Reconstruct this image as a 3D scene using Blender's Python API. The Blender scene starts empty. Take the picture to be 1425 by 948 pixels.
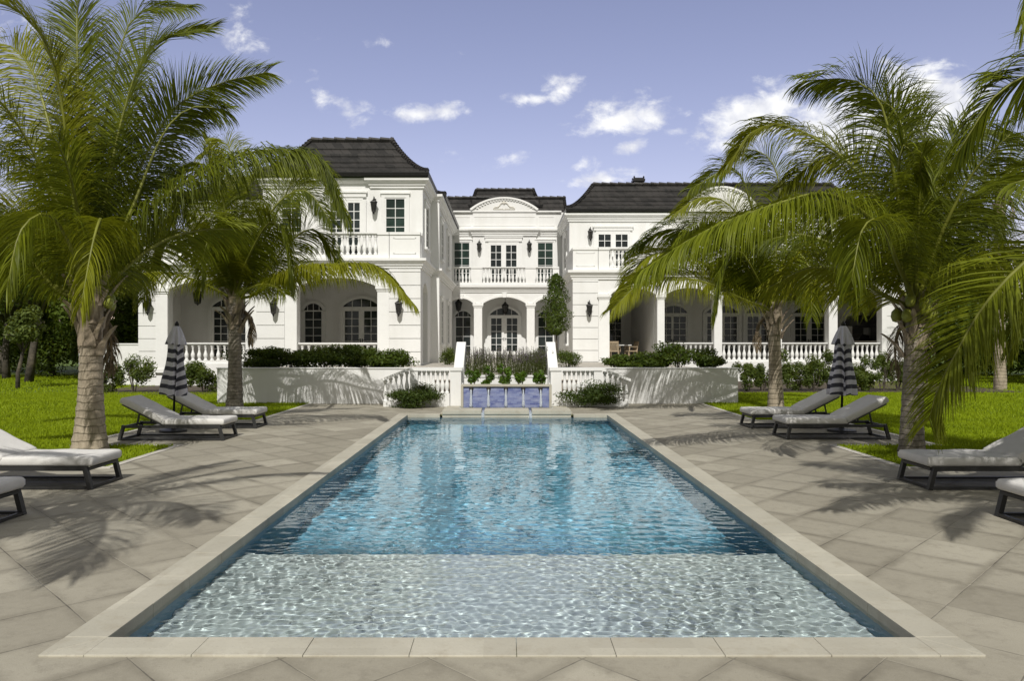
import bpy, bmesh, math, random
import numpy as np
from mathutils import Vector, Matrix, Quaternion
R = math.radians
rnd = random.Random(7)
rng = np.random.default_rng(11)
SC = bpy.context.scene
COL = SC.collection

# ------------------------------------------------------------------ camera
F = 1035.0            # focal length in photo pixels (1425 wide)
VX, VY, EYE = 704.0, 476.0, 1.8
cam_d = bpy.data.cameras.new('camera'); cam = bpy.data.objects.new('camera', cam_d); COL.objects.link(cam)
cam.location = (0, 0, EYE); cam.rotation_euler = (R(90), 0, 0)
cam_d.sensor_width = 36.0; cam_d.lens = F / 1425 * 36.0
cam_d.shift_x = (712.5 - VX) / 1425; cam_d.shift_y = (VY - 474.0) / 1425
cam_d.clip_start = 0.05; cam_d.clip_end = 3000
SC.camera = cam

# ------------------------------------------------------------------ sun, sky, exposure
SUN_EL, SUN_DX = 46.0, 0.03         # elevation; sideways drift of the light per metre forward
sun_dir = Vector((SUN_DX, 1, -math.tan(R(SUN_EL)) * math.hypot(1, SUN_DX))).normalized()
sd = bpy.data.lights.new('sun', 'SUN'); sd.energy = 3.85; sd.angle = R(0.5); sd.color = (1.0, 0.965, 0.905)
so = bpy.data.objects.new('sun', sd); COL.objects.link(so)
so.rotation_euler = sun_dir.to_track_quat('-Z', 'Y').to_euler(); so.location = (0, -10, 30)
SC.view_settings.view_transform = 'Standard'; SC.view_settings.look = 'None'
SC.view_settings.exposure = 0.0; SC.view_settings.gamma = 1.0
SC.view_settings.use_curve_mapping = False
SC.render.engine = 'CYCLES'
SC.cycles.max_bounces = 10; SC.cycles.transparent_max_bounces = 12
SC.cycles.caustics_refractive = True; SC.cycles.caustics_reflective = False
SC.cycles.sample_clamp_indirect = 4.0
SC.cycles.use_denoising = True

w = bpy.data.worlds.new('World'); SC.world = w; w.use_nodes = True
wt = w.node_tree; wt.nodes.clear()
def wn(t, **k):
    n = wt.nodes.new(t)
    for a, b in k.items(): setattr(n, a, b)
    return n
def wmath(op, a, b=None, clamp=False):
    n = wn('ShaderNodeMath', operation=op, use_clamp=clamp)
    for i, v in enumerate((a, b)):
        if v is None: continue
        if isinstance(v, (int, float)): n.inputs[i].default_value = v
        else: wt.links.new(v, n.inputs[i])
    return n.outputs[0]
sky = wn('ShaderNodeTexSky', sky_type='NISHITA'); sky.sun_disc = False
sky.sun_elevation = R(SUN_EL)
sky.sun_rotation = math.atan2(-sun_dir.x, -sun_dir.y)
sky.altitude = 0; sky.air_density = 1.0; sky.dust_density = 1.2; sky.ozone_density = 2.5
tint = wn('ShaderNodeMix', data_type='RGBA', blend_type='MULTIPLY'); tint.inputs[0].default_value = 1.0
wt.links.new(sky.outputs[0], tint.inputs[6]); tint.inputs[7].default_value = (1.42, 1.0, .95, 1)
tc = wn('ShaderNodeTexCoord'); sep = wn('ShaderNodeSeparateXYZ'); wt.links.new(tc.outputs['Generated'], sep.inputs[0])
ysafe = wmath('MAXIMUM', sep.outputs[1], 0.02)
cu = wmath('DIVIDE', sep.outputs[0], ysafe); cv = wmath('DIVIDE', sep.outputs[2], ysafe)
comb = wn('ShaderNodeCombineXYZ'); wt.links.new(cu, comb.inputs[0]); wt.links.new(cv, comb.inputs[1])
# clouds: heading and height of each bank (tangent of the angles), its half sizes, tilt and thickness
CL = [(-0.36, .415, .035, .030, 20, .55), (-0.215, .315, .045, .020, -25, .75), (-0.115, .308, .060, .014, 5, .85),
      (-0.285, .36, .03, .010, 0, .35), (0.075, .340, .030, .020, 15, .95), (0.03, .327, .034, .010, 0, .85),
      (0.160, .302, .072, .027, 4, 1.0), (0.175, .265, .034, .011, 5, .8), (0.10, .238, .032, .010, 8, .6),
      (0.125, .218, .062, .012, 5, .7), (0.335, .303, .090, .040, 26, 1.1), (0.57, .320, .085, .060, -18, 1.25),
      (0.47, .290, .10, .050, 0, 1.2), (0.23, .285, .02, .008, 0, .6), (-0.02, .245, .05, .010, 0, .3),
      (-0.85, .36, .20, .07, 10, 1.1), (1.05, .28, .25, .08, -5, 1.1), (-0.16, .40, .05, .008, -8, .28), (-.47, .26, .06, .012, 4, .5)]
acc = None
for (a, b, sx, sy, rot, wgt) in CL:
    m = wn('ShaderNodeMapping', vector_type='TEXTURE')
    m.inputs['Location'].default_value = (a, b, 0); m.inputs['Rotation'].default_value = (0, 0, R(rot)); m.inputs['Scale'].default_value = (sx * 1.25, sy * 1.35, 1)
    wt.links.new(comb.outputs[0], m.inputs['Vector'])
    ln = wn('ShaderNodeVectorMath', operation='LENGTH'); wt.links.new(m.outputs[0], ln.inputs[0])
    d = wmath('MULTIPLY', wmath('SUBTRACT', 1.0, ln.outputs['Value']), wgt)
    acc = d if acc is None else wmath('MAXIMUM', acc, d)
acc = wmath('MAXIMUM', acc, -0.6)
nz = wn('ShaderNodeTexNoise'); nz.inputs['Scale'].default_value = 21; nz.inputs['Detail'].default_value = 9; nz.inputs['Roughness'].default_value = .62; nz.inputs['Distortion'].default_value = .25
mp = wn('ShaderNodeMapping'); mp.inputs['Scale'].default_value = (1, 1.5, 1); wt.links.new(comb.outputs[0], mp.inputs[0]); wt.links.new(mp.outputs[0], nz.inputs['Vector'])
dens = wmath('ADD', acc, wmath('MULTIPLY', wmath('SUBTRACT', nz.outputs[0], .55), 2.3))
msk = wn('ShaderNodeMapRange', interpolation_type='SMOOTHSTEP'); msk.inputs[1].default_value = .02; msk.inputs[2].default_value = .78
wt.links.new(dens, msk.inputs[0])
front = wn('ShaderNodeMapRange'); front.inputs[1].default_value = .05; front.inputs[2].default_value = .2; wt.links.new(sep.outputs[1], front.inputs[0])
mk = wmath('MULTIPLY', msk.outputs[0], front.outputs[0])
n2 = wn('ShaderNodeTexNoise'); n2.inputs['Scale'].default_value = 26; n2.inputs['Detail'].default_value = 5; wt.links.new(comb.outputs[0], n2.inputs['Vector'])
crv = wn('ShaderNodeMix', data_type='RGBA'); crv.inputs[6].default_value = (5.3, 5.4, 5.9, 1); crv.inputs[7].default_value = (7.2, 7.2, 7.2, 1)
cr = wn('ShaderNodeMapRange'); cr.inputs[1].default_value = .4; cr.inputs[2].default_value = .6; wt.links.new(n2.outputs[0], cr.inputs[0]); wt.links.new(cr.outputs[0], crv.inputs[0])
mx = wn('ShaderNodeMix', data_type='RGBA'); wt.links.new(mk, mx.inputs[0]); wt.links.new(tint.outputs[2], mx.inputs[6]); wt.links.new(crv.outputs[2], mx.inputs[7])
# unseen cloud added overhead and behind the viewer to neutralise and lift the shade
n3 = wn('ShaderNodeTexNoise'); n3.inputs['Scale'].default_value = 2.6; n3.inputs['Detail'].default_value = 6; wt.links.new(tc.outputs['Generated'], n3.inputs['Vector'])
back = wmath('MAXIMUM', wmath('MULTIPLY', wmath('SUBTRACT', .25, sep.outputs[1]), 2.2, True), wmath('MULTIPLY', wmath('SUBTRACT', sep.outputs[2], .62), 4.0, True), True)
cov = wn('ShaderNodeMapRange', interpolation_type='SMOOTHSTEP'); cov.inputs[1].default_value = .12; cov.inputs[2].default_value = .36; wt.links.new(n3.outputs[0], cov.inputs[0])
mx2 = wn('ShaderNodeMix', data_type='RGBA'); wt.links.new(wmath('MULTIPLY', back, cov.outputs[0]), mx2.inputs[0]); wt.links.new(mx.outputs[2], mx2.inputs[6]); mx2.inputs[7].default_value = (3.0, 2.92, 2.72, 1)
mx = mx2
bg = wn('ShaderNodeBackground'); bg.inputs['Strength'].default_value = 0.15; wt.links.new(mx.outputs[2], bg.inputs['Color'])
wo = wn('ShaderNodeOutputWorld'); wt.links.new(bg.outputs[0], wo.inputs['Surface'])

# ------------------------------------------------------------------ materials
def new_mat(name):
    m = bpy.data.materials.new(name); m.use_nodes = True
    nt = m.node_tree; nt.nodes.clear()
    out = nt.nodes.new('ShaderNodeOutputMaterial'); b = nt.nodes.new('ShaderNodeBsdfPrincipled')
    nt.links.new(b.outputs[0], out.inputs[0])
    return m, nt, b, out
class NT:
    def __init__(s, nt): s.t = nt
    def n(s, typ, ins=None, **k):
        nd = s.t.nodes.new(typ)
        for a, b in k.items(): setattr(nd, a, b)
        for a, b in (ins or {}).items():
            if hasattr(b, 'is_output') or isinstance(b, bpy.types.NodeSocket): s.t.links.new(b, nd.inputs[a])
            else: nd.inputs[a].default_value = b
        return nd
    def m(s, op, a, b=None, c=None, clamp=False):
        nd = s.t.nodes.new('ShaderNodeMath'); nd.operation = op; nd.use_clamp = clamp
        for i, v in enumerate((a, b, c)):
            if v is None: continue
            if isinstance(v, (int, float)): nd.inputs[i].default_value = v
            else: s.t.links.new(v, nd.inputs[i])
        return nd.outputs[0]
    def mix(s, f, a, b, blend='MIX'):
        nd = s.t.nodes.new('ShaderNodeMix'); nd.data_type = 'RGBA'; nd.blend_type = blend
        for i, v in ((0, f), (6, a), (7, b)):
            if isinstance(v, (int, float)): nd.inputs[i].default_value = v
            elif isinstance(v, tuple): nd.inputs[i].default_value = v if len(v) == 4 else (*v, 1)
            else: s.t.links.new(v, nd.inputs[i])
        return nd.outputs[2]
    def noise(s, scale, detail=3, vec=None, rough=.55, stretch=None, dist=0):
        if vec is None: vec = s.geo()
        if stretch: vec = s.n('ShaderNodeMapping', {'Vector': vec, 'Scale': stretch}).outputs[0]
        return s.n('ShaderNodeTexNoise', {'Vector': vec, 'Scale': scale, 'Detail': detail, 'Roughness': rough, 'Distortion': dist}).outputs[0]
    def geo(s):
        if not hasattr(s, '_g'): s._g = s.t.nodes.new('ShaderNodeNewGeometry')
        return s._g.outputs['Position']
    def rng(s, v, a, b, c=0., d=1., smooth=False):
        nd = s.n('ShaderNodeMapRange', {0: v, 1: a, 2: b, 3: c, 4: d}, interpolation_type='SMOOTHSTEP' if smooth else 'LINEAR'); return nd.outputs[0]
    def bump(s, h, strength=.3, dist=.02):
        return s.n('ShaderNodeBump', {'Height': h, 'Strength': strength, 'Distance': dist}).outputs[0]

def simple(name, col, rough=.6, var=.12, scale=6, bump=0., bscale=40, metal=0., spec=.5, stretch=None):
    m, nt, b, o = new_mat(name); q = NT(nt)
    a = tuple(c * (1 - var) for c in col); c2 = tuple(min(1, c * (1 + var)) for c in col)
    nt.links.new(q.mix(q.rng(q.noise(scale, 4, stretch=stretch), .3, .7), a, c2), b.inputs['Base Color'])
    b.inputs['Roughness'].default_value = rough; b.inputs['Metallic'].default_value = metal
    b.inputs['Specular IOR Level'].default_value = spec
    if bump: nt.links.new(q.bump(q.noise(bscale, 3), bump, .01), b.inputs['Normal'])
    return m

def mat_stucco():
    m, nt, b, o = new_mat('white_stucco'); q = NT(nt)
    n1 = q.rng(q.noise(.9, 5), .35, .7); n2 = q.rng(q.noise(2.2, 5, stretch=(1, 1, .18)), .45, .75)
    c = q.mix(n1, (.74, .74, .725), (.79, .79, .78)); c = q.mix(q.m('MULTIPLY', n2, .30), c, (.58, .57, .53))
    nt.links.new(c, b.inputs['Base Color']); b.inputs['Roughness'].default_value = .82; b.inputs['Specular IOR Level'].default_value = .25
    nt.links.new(q.bump(q.noise(55, 4), .25, .006), b.inputs['Normal']); return m
def mat_roof():
    m, nt, b, o = new_mat('dark_roof_tile'); q = NT(nt)
    s = q.n('ShaderNodeSeparateXYZ', {0: q.geo()}); u = q.m('ADD', s.outputs[0], s.outputs[1])
    row = q.m('FLOOR', q.m('DIVIDE', s.outputs[2], .27)); t = q.m('ADD', q.m('DIVIDE', u, .36), q.m('MULTIPLY', row, .5))
    fr = q.m('FRACT', t); idx = q.m('FLOOR', t)
    wnz = q.n('ShaderNodeTexWhiteNoise', {'Vector': q.n('ShaderNodeCombineXYZ', {0: idx, 1: row}).outputs[0]}, noise_dimensions='3D').outputs[0]
    c = q.mix(wnz, (.010, .0095, .009), (.034, .031, .029))
    c = q.mix(q.rng(q.noise(3, 5), .5, .75), c, (.036, .033, .031))
    gap = q.m('LESS_THAN', fr, .05)
    c = q.mix(gap, c, (.004, .004, .004)); nt.links.new(c, b.inputs['Base Color'])
    b.inputs['Roughness'].default_value = .55; b.inputs['Specular IOR Level'].default_value = .35
    nt.links.new(q.bump(q.m('ADD', q.m('MULTIPLY', gap, -1), q.noise(20, 3)), .5, .012), b.inputs['Normal']); return m
def mat_paving():
    m, nt, b, o = new_mat('diagonal_pavers'); q = NT(nt)
    s = q.n('ShaderNodeSeparateXYZ', {0: q.geo()})
    P = .857
    u = q.m('DIVIDE', q.m('SUBTRACT', q.m('ADD', s.outputs[0], s.outputs[1]), 2.08), P)
    v = q.m('DIVIDE', q.m('SUBTRACT', q.m('SUBTRACT', s.outputs[1], s.outputs[0]), 2.07), P)
    fu, fv = q.m('FRACT', u), q.m('FRACT', v); iu, iv = q.m('FLOOR', u), q.m('FLOOR', v)
    wnz = q.n('ShaderNodeTexWhiteNoise', {'Vector': q.n('ShaderNodeCombineXYZ', {0: iu, 1: iv}).outputs[0]}, noise_dimensions='3D')
    du = q.m('MINIMUM', fu, q.m('SUBTRACT', 1.0, fu)); dv = q.m('MINIMUM', fv, q.m('SUBTRACT', 1.0, fv))
    wob = q.m('MULTIPLY', q.m('SUBTRACT', q.noise(9, 3), .5), .012)
    d = q.m('ADD', q.m('MINIMUM', du, dv), wob)
    c = q.mix(wnz.outputs[0], (.27, .25, .196), (.455, .427, .345))
    big = q.rng(q.noise(.55, 5), .35, .68); c = q.mix(q.m('MULTIPLY', big, .6), c, (.235, .215, .168))
    # damp dirt that gathers along the joints, more on one pair of sides
    dirt = q.m('MULTIPLY', q.rng(q.m('ADD', d, q.m('MULTIPLY', q.m('SUBTRACT', q.noise(2.2, 5), .5), .22)), .0, .16, 1., 0., True), q.rng(q.noise(.8, 3), .35, .65))
    c = q.mix(q.m('MULTIPLY', dirt, .75), c, (.135, .121, .090))
    sp = q.rng(q.noise(70, 2), .66, .74); c = q.mix(q.m('MULTIPLY', sp, .6), c, (.13, .115, .09))
    fine = q.rng(q.noise(18, 6, rough=.7), .3, .7); c = q.mix(q.m('MULTIPLY', fine, .25), c, (.44, .41, .335))
    gr_ = q.rng(q.noise(130, 2, rough=.8), .3, .7); c = q.mix(q.m('MULTIPLY', q.m('SUBTRACT', 1., gr_), .30), c, (.15, .135, .105)); c = q.mix(q.m('MULTIPLY', q.rng(q.noise(6, 6, rough=.75), .5, .68), .5), c, (.19, .172, .135))
    joint = q.rng(d, .003, .009, 1., 0.); c = q.mix(q.m('MULTIPLY', joint, .75), c, q.mix(q.rng(q.noise(1.7, 3), .42, .6), (.07, .062, .05), (.36, .335, .27)))
    nt.links.new(c, b.inputs['Base Color']); b.inputs['Roughness'].default_value = .75; b.inputs['Specular IOR Level'].default_value = .3
    h = q.m('ADD', q.m('MULTIPLY', joint, -1.), q.m('MULTIPLY', q.noise(45, 5), .35)); h = q.m('ADD', h, q.m('MULTIPLY', wnz.outputs[0], .25))
    nt.links.new(q.bump(h, .55, .008), b.inputs['Normal']); return m
def mat_coping(name='pool_coping_stone', seam=.62):
    m, nt, b, o = new_mat(name); q = NT(nt)
    oi = q.n('ShaderNodeObjectInfo'); s = q.n('ShaderNodeSeparateXYZ', {0: q.geo()})
    along = s.outputs[1]
    c = q.mix(q.rng(q.noise(1.6, 4), .3, .7), (.40, .38, .31), (.51, .485, .40))
    blk = q.n('ShaderNodeTexWhiteNoise', {'Vector': q.n('ShaderNodeCombineXYZ', {0: q.m('FLOOR', q.m('DIVIDE', q.m('ADD', s.outputs[0], .13), seam)), 1: q.m('FLOOR', q.m('DIVIDE', s.outputs[1], seam))}).outputs[0]}, noise_dimensions='3D').outputs[0]
    c = q.mix(q.m('MULTIPLY', blk, .45), c, (.31, .29, .235))
    c = q.mix(q.m('MULTIPLY', q.rng(q.noise(5, 6, rough=.7), .52, .72), .5), c, (.30, .26, .19))
    c = q.mix(q.m('MULTIPLY', q.rng(q.noise(60, 3), .6, .72), .3), c, (.22, .19, .15))
    nt.links.new(c, b.inputs['Base Color']); b.inputs['Roughness'].default_value = .7
    nt.links.new(q.bump(q.noise(40, 5), .4, .006), b.inputs['Normal']); return m
def mat_pool(name, a, c2, tile=.025):
    m, nt, b, o = new_mat(name); q = NT(nt)
    v = q.n('ShaderNodeVectorMath', {0: q.geo(), 1: (1 / tile,) * 3}, operation='MULTIPLY').outputs[0]
    fl = q.n('ShaderNodeVectorMath', {0: v}, operation='FLOOR').outputs[0]
    wnz = q.n('ShaderNodeTexWhiteNoise', {'Vector': fl}, noise_dimensions='3D').outputs[0]
    c = q.mix(wnz, a, c2); c = q.mix(q.m('MULTIPLY', q.rng(q.noise(1.2, 4), .35, .7), .3), c, tuple(x * .75 for x in a))
    nt.links.new(c, b.inputs['Base Color']); b.inputs['Roughness'].default_value = .5; return m
def mat_leaf(name, dark, light, trans=.35, rough=.45, vscale=1.4, yellow=None):
    m, nt, b, o = new_mat(name); q = NT(nt)
    oi = q.n('ShaderNodeObjectInfo')
    at = q.n('ShaderNodeAttribute', attribute_name='tone')
    f = q.m('ADD', q.m('MULTIPLY', at.outputs['Fac'], .75), q.m('MULTIPLY', q.rng(q.noise(vscale, 3), .3, .7), .35), clamp=True)
    c = q.mix(f, dark, light)
    if yellow: c = q.mix(q.m('MULTIPLY', q.rng(oi.outputs['Random'], .55, 1.), .55), c, yellow)
    nt.links.new(c, b.inputs['Base Color']); b.inputs['Roughness'].default_value = rough; b.inputs['Specular IOR Level'].default_value = .18
    tr = q.n('ShaderNodeBsdfTranslucent', {'Color': q.mix(.5, c, (.42, .46, .02))})
    mixs = q.n('ShaderNodeMixShader', {0: trans, 1: b.outputs[0], 2: tr.outputs[0]})
    nt.links.new(mixs.outputs[0], o.inputs[0]); return m
def mat_trunk(name, a, c2, ring=9., dark=(.05, .04, .03)):
    m, nt, b, o = new_mat(name); q = NT(nt)
    s = q.n('ShaderNodeSeparateXYZ', {0: q.geo()})
    z = q.m('ADD', q.m('MULTIPLY', s.outputs[2], ring), q.m('MULTIPLY', q.noise(3, 3), 1.1))
    rg = q.rng(q.m('FRACT', z), .0, .16, 1., 0.)
    c = q.mix(q.rng(q.noise(5, 6, rough=.7), .32, .68), a, c2)
    c = q.mix(q.m('MULTIPLY', q.rng(q.noise(22, 4, stretch=(1, 1, .25)), .5, .75), .6), c, dark)
    c = q.mix(q.m('MULTIPLY', rg, .55), c, dark)
    c = q.mix(q.m('MULTIPLY', q.rng(q.noise(1.8, 3), .52, .7), .35), c, (.33, .27, .19))
    nt.links.new(c, b.inputs['Base Color']); b.inputs['Roughness'].default_value = .9
    nt.links.new(q.bump(q.m('ADD', q.m('MULTIPLY', rg, -.8), q.noise(30, 5, stretch=(1, 1, .4))), .7, .02), b.inputs['Normal']); return m
def mat_lawn():
    m, nt, b, o = new_mat('lawn_soil_green'); q = NT(nt)
    c = q.mix(q.rng(q.noise(1.3, 5), .35, .7), (.08, .125, .004), (.13, .185, .005)); c = q.mix(q.rng(q.noise(40, 4), .4, .7), c, (.03, .065, .004))
    nt.links.new(c, b.inputs['Base Color']); b.inputs['Roughness'].default_value = .9; nt.links.new(q.bump(q.noise(90, 3), .8, .03), b.inputs['Normal']); return m
def mat_umbrella():
    m, nt, b, o = new_mat('striped_canvas'); q = NT(nt)
    tco = q.n('ShaderNodeTexCoord'); s = q.n('ShaderNodeSeparateXYZ', {0: tco.outputs['Object']})
    at = q.n('ShaderNodeAttribute', attribute_name='stripe')
    st = q.m('GREATER_THAN', q.m('FRACT', at.outputs['Fac']), .52)
    c = q.mix(st, (.58, .57, .63), (.020, .020, .036)); c = q.mix(q.m('MULTIPLY', q.noise(40, 3), .2), c, (.3, .3, .32))
    nt.links.new(c, b.inputs['Base Color']); b.inputs['Roughness'].default_value = .9
    nt.links.new(q.bump(q.noise(120, 2), .3, .003), b.inputs['Normal']); return m
def mat_tile():
    m, nt, b, o = new_mat('blue_glass_tile'); q = NT(nt)
    s = q.n('ShaderNodeSeparateXYZ', {0: q.geo()})
    r = q.m('FLOOR', q.m('DIVIDE', s.outputs[2], .05)); t = q.m('ADD', q.m('DIVIDE', s.outputs[0], .15), q.m('MULTIPLY', r, .37))
    wnz = q.n('ShaderNodeTexWhiteNoise', {'Vector': q.n('ShaderNodeCombineXYZ', {0: q.m('FLOOR', t), 1: r}).outputs[0]}, noise_dimensions='3D').outputs[0]
    c = q.mix(wnz, (.105, .13, .30), (.22, .26, .44)); c = q.mix(q.rng(q.noise(3, 4, stretch=(1, 1, 3)), .45, .7), c, (.30, .33, .47))
    g = q.m('MAXIMUM', q.m('LESS_THAN', q.m('FRACT', t), .03), q.m('LESS_THAN', q.m('FRACT', q.m('DIVIDE', s.outputs[2], .05)), .08))
    c = q.mix(q.m('MULTIPLY', g, .5), c, (.38, .39, .5)); nt.links.new(c, b.inputs['Base Color']); b.inputs['Roughness'].default_value = .22; return m
def mat_glass_dark(name, tintc=(.012, .016, .016), rough=.04):
    m, nt, b, o = new_mat(name); q = NT(nt)
    c = q.mix(q.rng(q.noise(.8, 3), .4, .65), tintc, tuple(x * 2.2 for x in tintc)); nt.links.new(c, b.inputs['Base Color'])
    b.inputs['Roughness'].default_value = rough; b.inputs['IOR'].default_value = 1.5; b.inputs['Specular IOR Level'].default_value = .5
    nt.links.new(q.bump(q.noise(1.1, 1), .06, .02), b.inputs['Normal']); return m
def mat_water(name, waves=True):
    m, nt, b, o = new_mat(name); q = NT(nt)
    nt.nodes.remove(b)
    g = q.n('ShaderNodeBsdfGlass', {'IOR': 1.333, 'Roughness': 0.0, 'Color': (.93, .985, 1, 1)})
    if waves:
        h = q.m('ADD', q.m('MULTIPLY', q.noise(16, 3, stretch=(1, 1.4, 1)), .5), q.m('MULTIPLY', q.noise(5.5, 2), .6))
        pass
    nt.links.new(g.outputs[0], o.inputs[0]); return m

def mat_foam():
    m, nt, b, o = new_mat('aerated_water'); b.inputs['Base Color'].default_value = (.78, .83, .88, 1); b.inputs['Roughness'].default_value = .15; b.inputs['Transmission Weight'].default_value = .55; b.inputs['IOR'].default_value = 1.2; return m
M = dict(
    stucco=mat_stucco(), roof=mat_roof(), paving=mat_paving(), coping=mat_coping(),
    trim=simple('white_trim_paint', (.775, .775, .76), .6, .03, 3, .08),
    frame=simple('white_window_paint', (.76, .76, .745), .35, .03),
    glass=mat_glass_dark('dark_window_glass'), glass_green=mat_glass_dark('greenish_window_glass', (.010, .020, .016)),
    gutter=simple('black_gutter_metal', (.018, .017, .017), .4, .2, metal=.3),
    iron=simple('black_iron', (.016, .015, .014), .45, .2, metal=.4),
    lampglass=simple('lantern_glass', (.035, .034, .032), .1, .2),
    loggia=simple('terrace_stone', (.42, .39, .34), .7, .12, 2, .2),
    pool_deep=mat_pool('pool_blue_plaster', (.19, .50, .70), (.27, .60, .78)),
    pool_shelf=mat_pool('pool_shelf_pale_plaster', (.62, .67, .65), (.74, .77, .745)),
    pool_wall=mat_pool('pool_wall_blue_tile', (.065, .18, .29), (.11, .25, .37), .05),
    water=mat_water('pool_water_surface'), stream=mat_water('falling_water'), foam=mat_foam(),
    palm=mat_leaf('palm_leaf', (.013, .026, .003), (.175, .205, .010), .27, .5, yellow=(.26, .25, .012)),
    rachis=simple('palm_stem', (.15, .16, .02), .5, .3, 3),
    palm_trunk=mat_trunk('pale_palm_bark', (.27, .225, .165), (.44, .375, .28), 8, (.10, .08, .055)),
    palm_trunk_gray=mat_trunk('gray_palm_bark', (.16, .14, .11), (.31, .275, .225), 11, (.06, .05, .04)),
    boot=simple('dry_leaf_base', (.29, .235, .17), .9, .55, 9, .6, 25, stretch=(1, 1, .3)),
    fibre=simple('dry_frond_fibre', (.22, .17, .11), .95, .4, 12),
    coconut=simple('green_coconut', (.22, .24, .03), .45, .2),
    lawn=mat_lawn(), grass=mat_leaf('grass_blade', (.14, .205, .005), (.31, .40, .010), .3, .55, .7),
    hedge=mat_leaf('hedge_leaf', (.018, .038, .006), (.085, .125, .018), .24, .42),
    shrub=mat_leaf('shrub_leaf', (.03, .05, .010), (.11, .15, .03), .3, .5),
    cover=mat_leaf('ground_cover_leaf', (.016, .032, .007), (.065, .10, .018), .2, .5),
    tree=mat_leaf('tree_leaf', (.018, .036, .007), (.105, .150, .020), .25, .45),
    tree_light=mat_leaf('tree_leaf_pale', (.03, .05, .012), (.13, .17, .04), .3, .5),
    fern=mat_leaf('fern_leaf', (.03, .07, .010), (.09, .17, .02), .3, .45),
    sage=mat_leaf('sage_stem', (.035, .05, .015), (.10, .12, .05), .25, .6),
    sageflower=mat_leaf('sage_flower', (.07, .05, .08), (.18, .12, .24), .25, .7),
    bark=mat_trunk('tree_bark', (.045, .038, .03), (.10, .085, .065), 2),
    alum=simple('charcoal_aluminium', (.033, .033, .033), .45, .12, 4, metal=.2),
    cushion=simple('pale_outdoor_fabric', (.62, .61, .585), .95, .05, 5, .25, 180),
    canvas=mat_umbrella(), tile=mat_tile(), wood=simple('teak_wood', (.38, .30, .20), .6, .2, 8, stretch=(6, 1, 1)),
    soil=simple('planting_soil', (.06, .045, .03), .95, .35, 8, .8, 20), kerb=simple('pale_kerb_stone', (.50, .475, .42), .75, .15, 3, .2),
    steel=simple('brushed_steel', (.42, .42, .41), .35, .08, 4, metal=.8), charcoal=simple('charcoal_panel', (.022, .022, .023), .5, .3),
    curtain=simple('grey_curtain', (.32, .31, .30), .9, .1, 4), stairs=simple('tan_stair_stone', (.36, .31, .25), .8, .15, 3, .2),
    bronze=simple('bronze_spout', (.06, .05, .035), .4, .3, metal=.6), strap=simple('grey_mesh', (.05, .05, .05), .8, .1),
    urn=simple('ornament_plaster', (.66, .63, .56), .8, .1),
)

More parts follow.
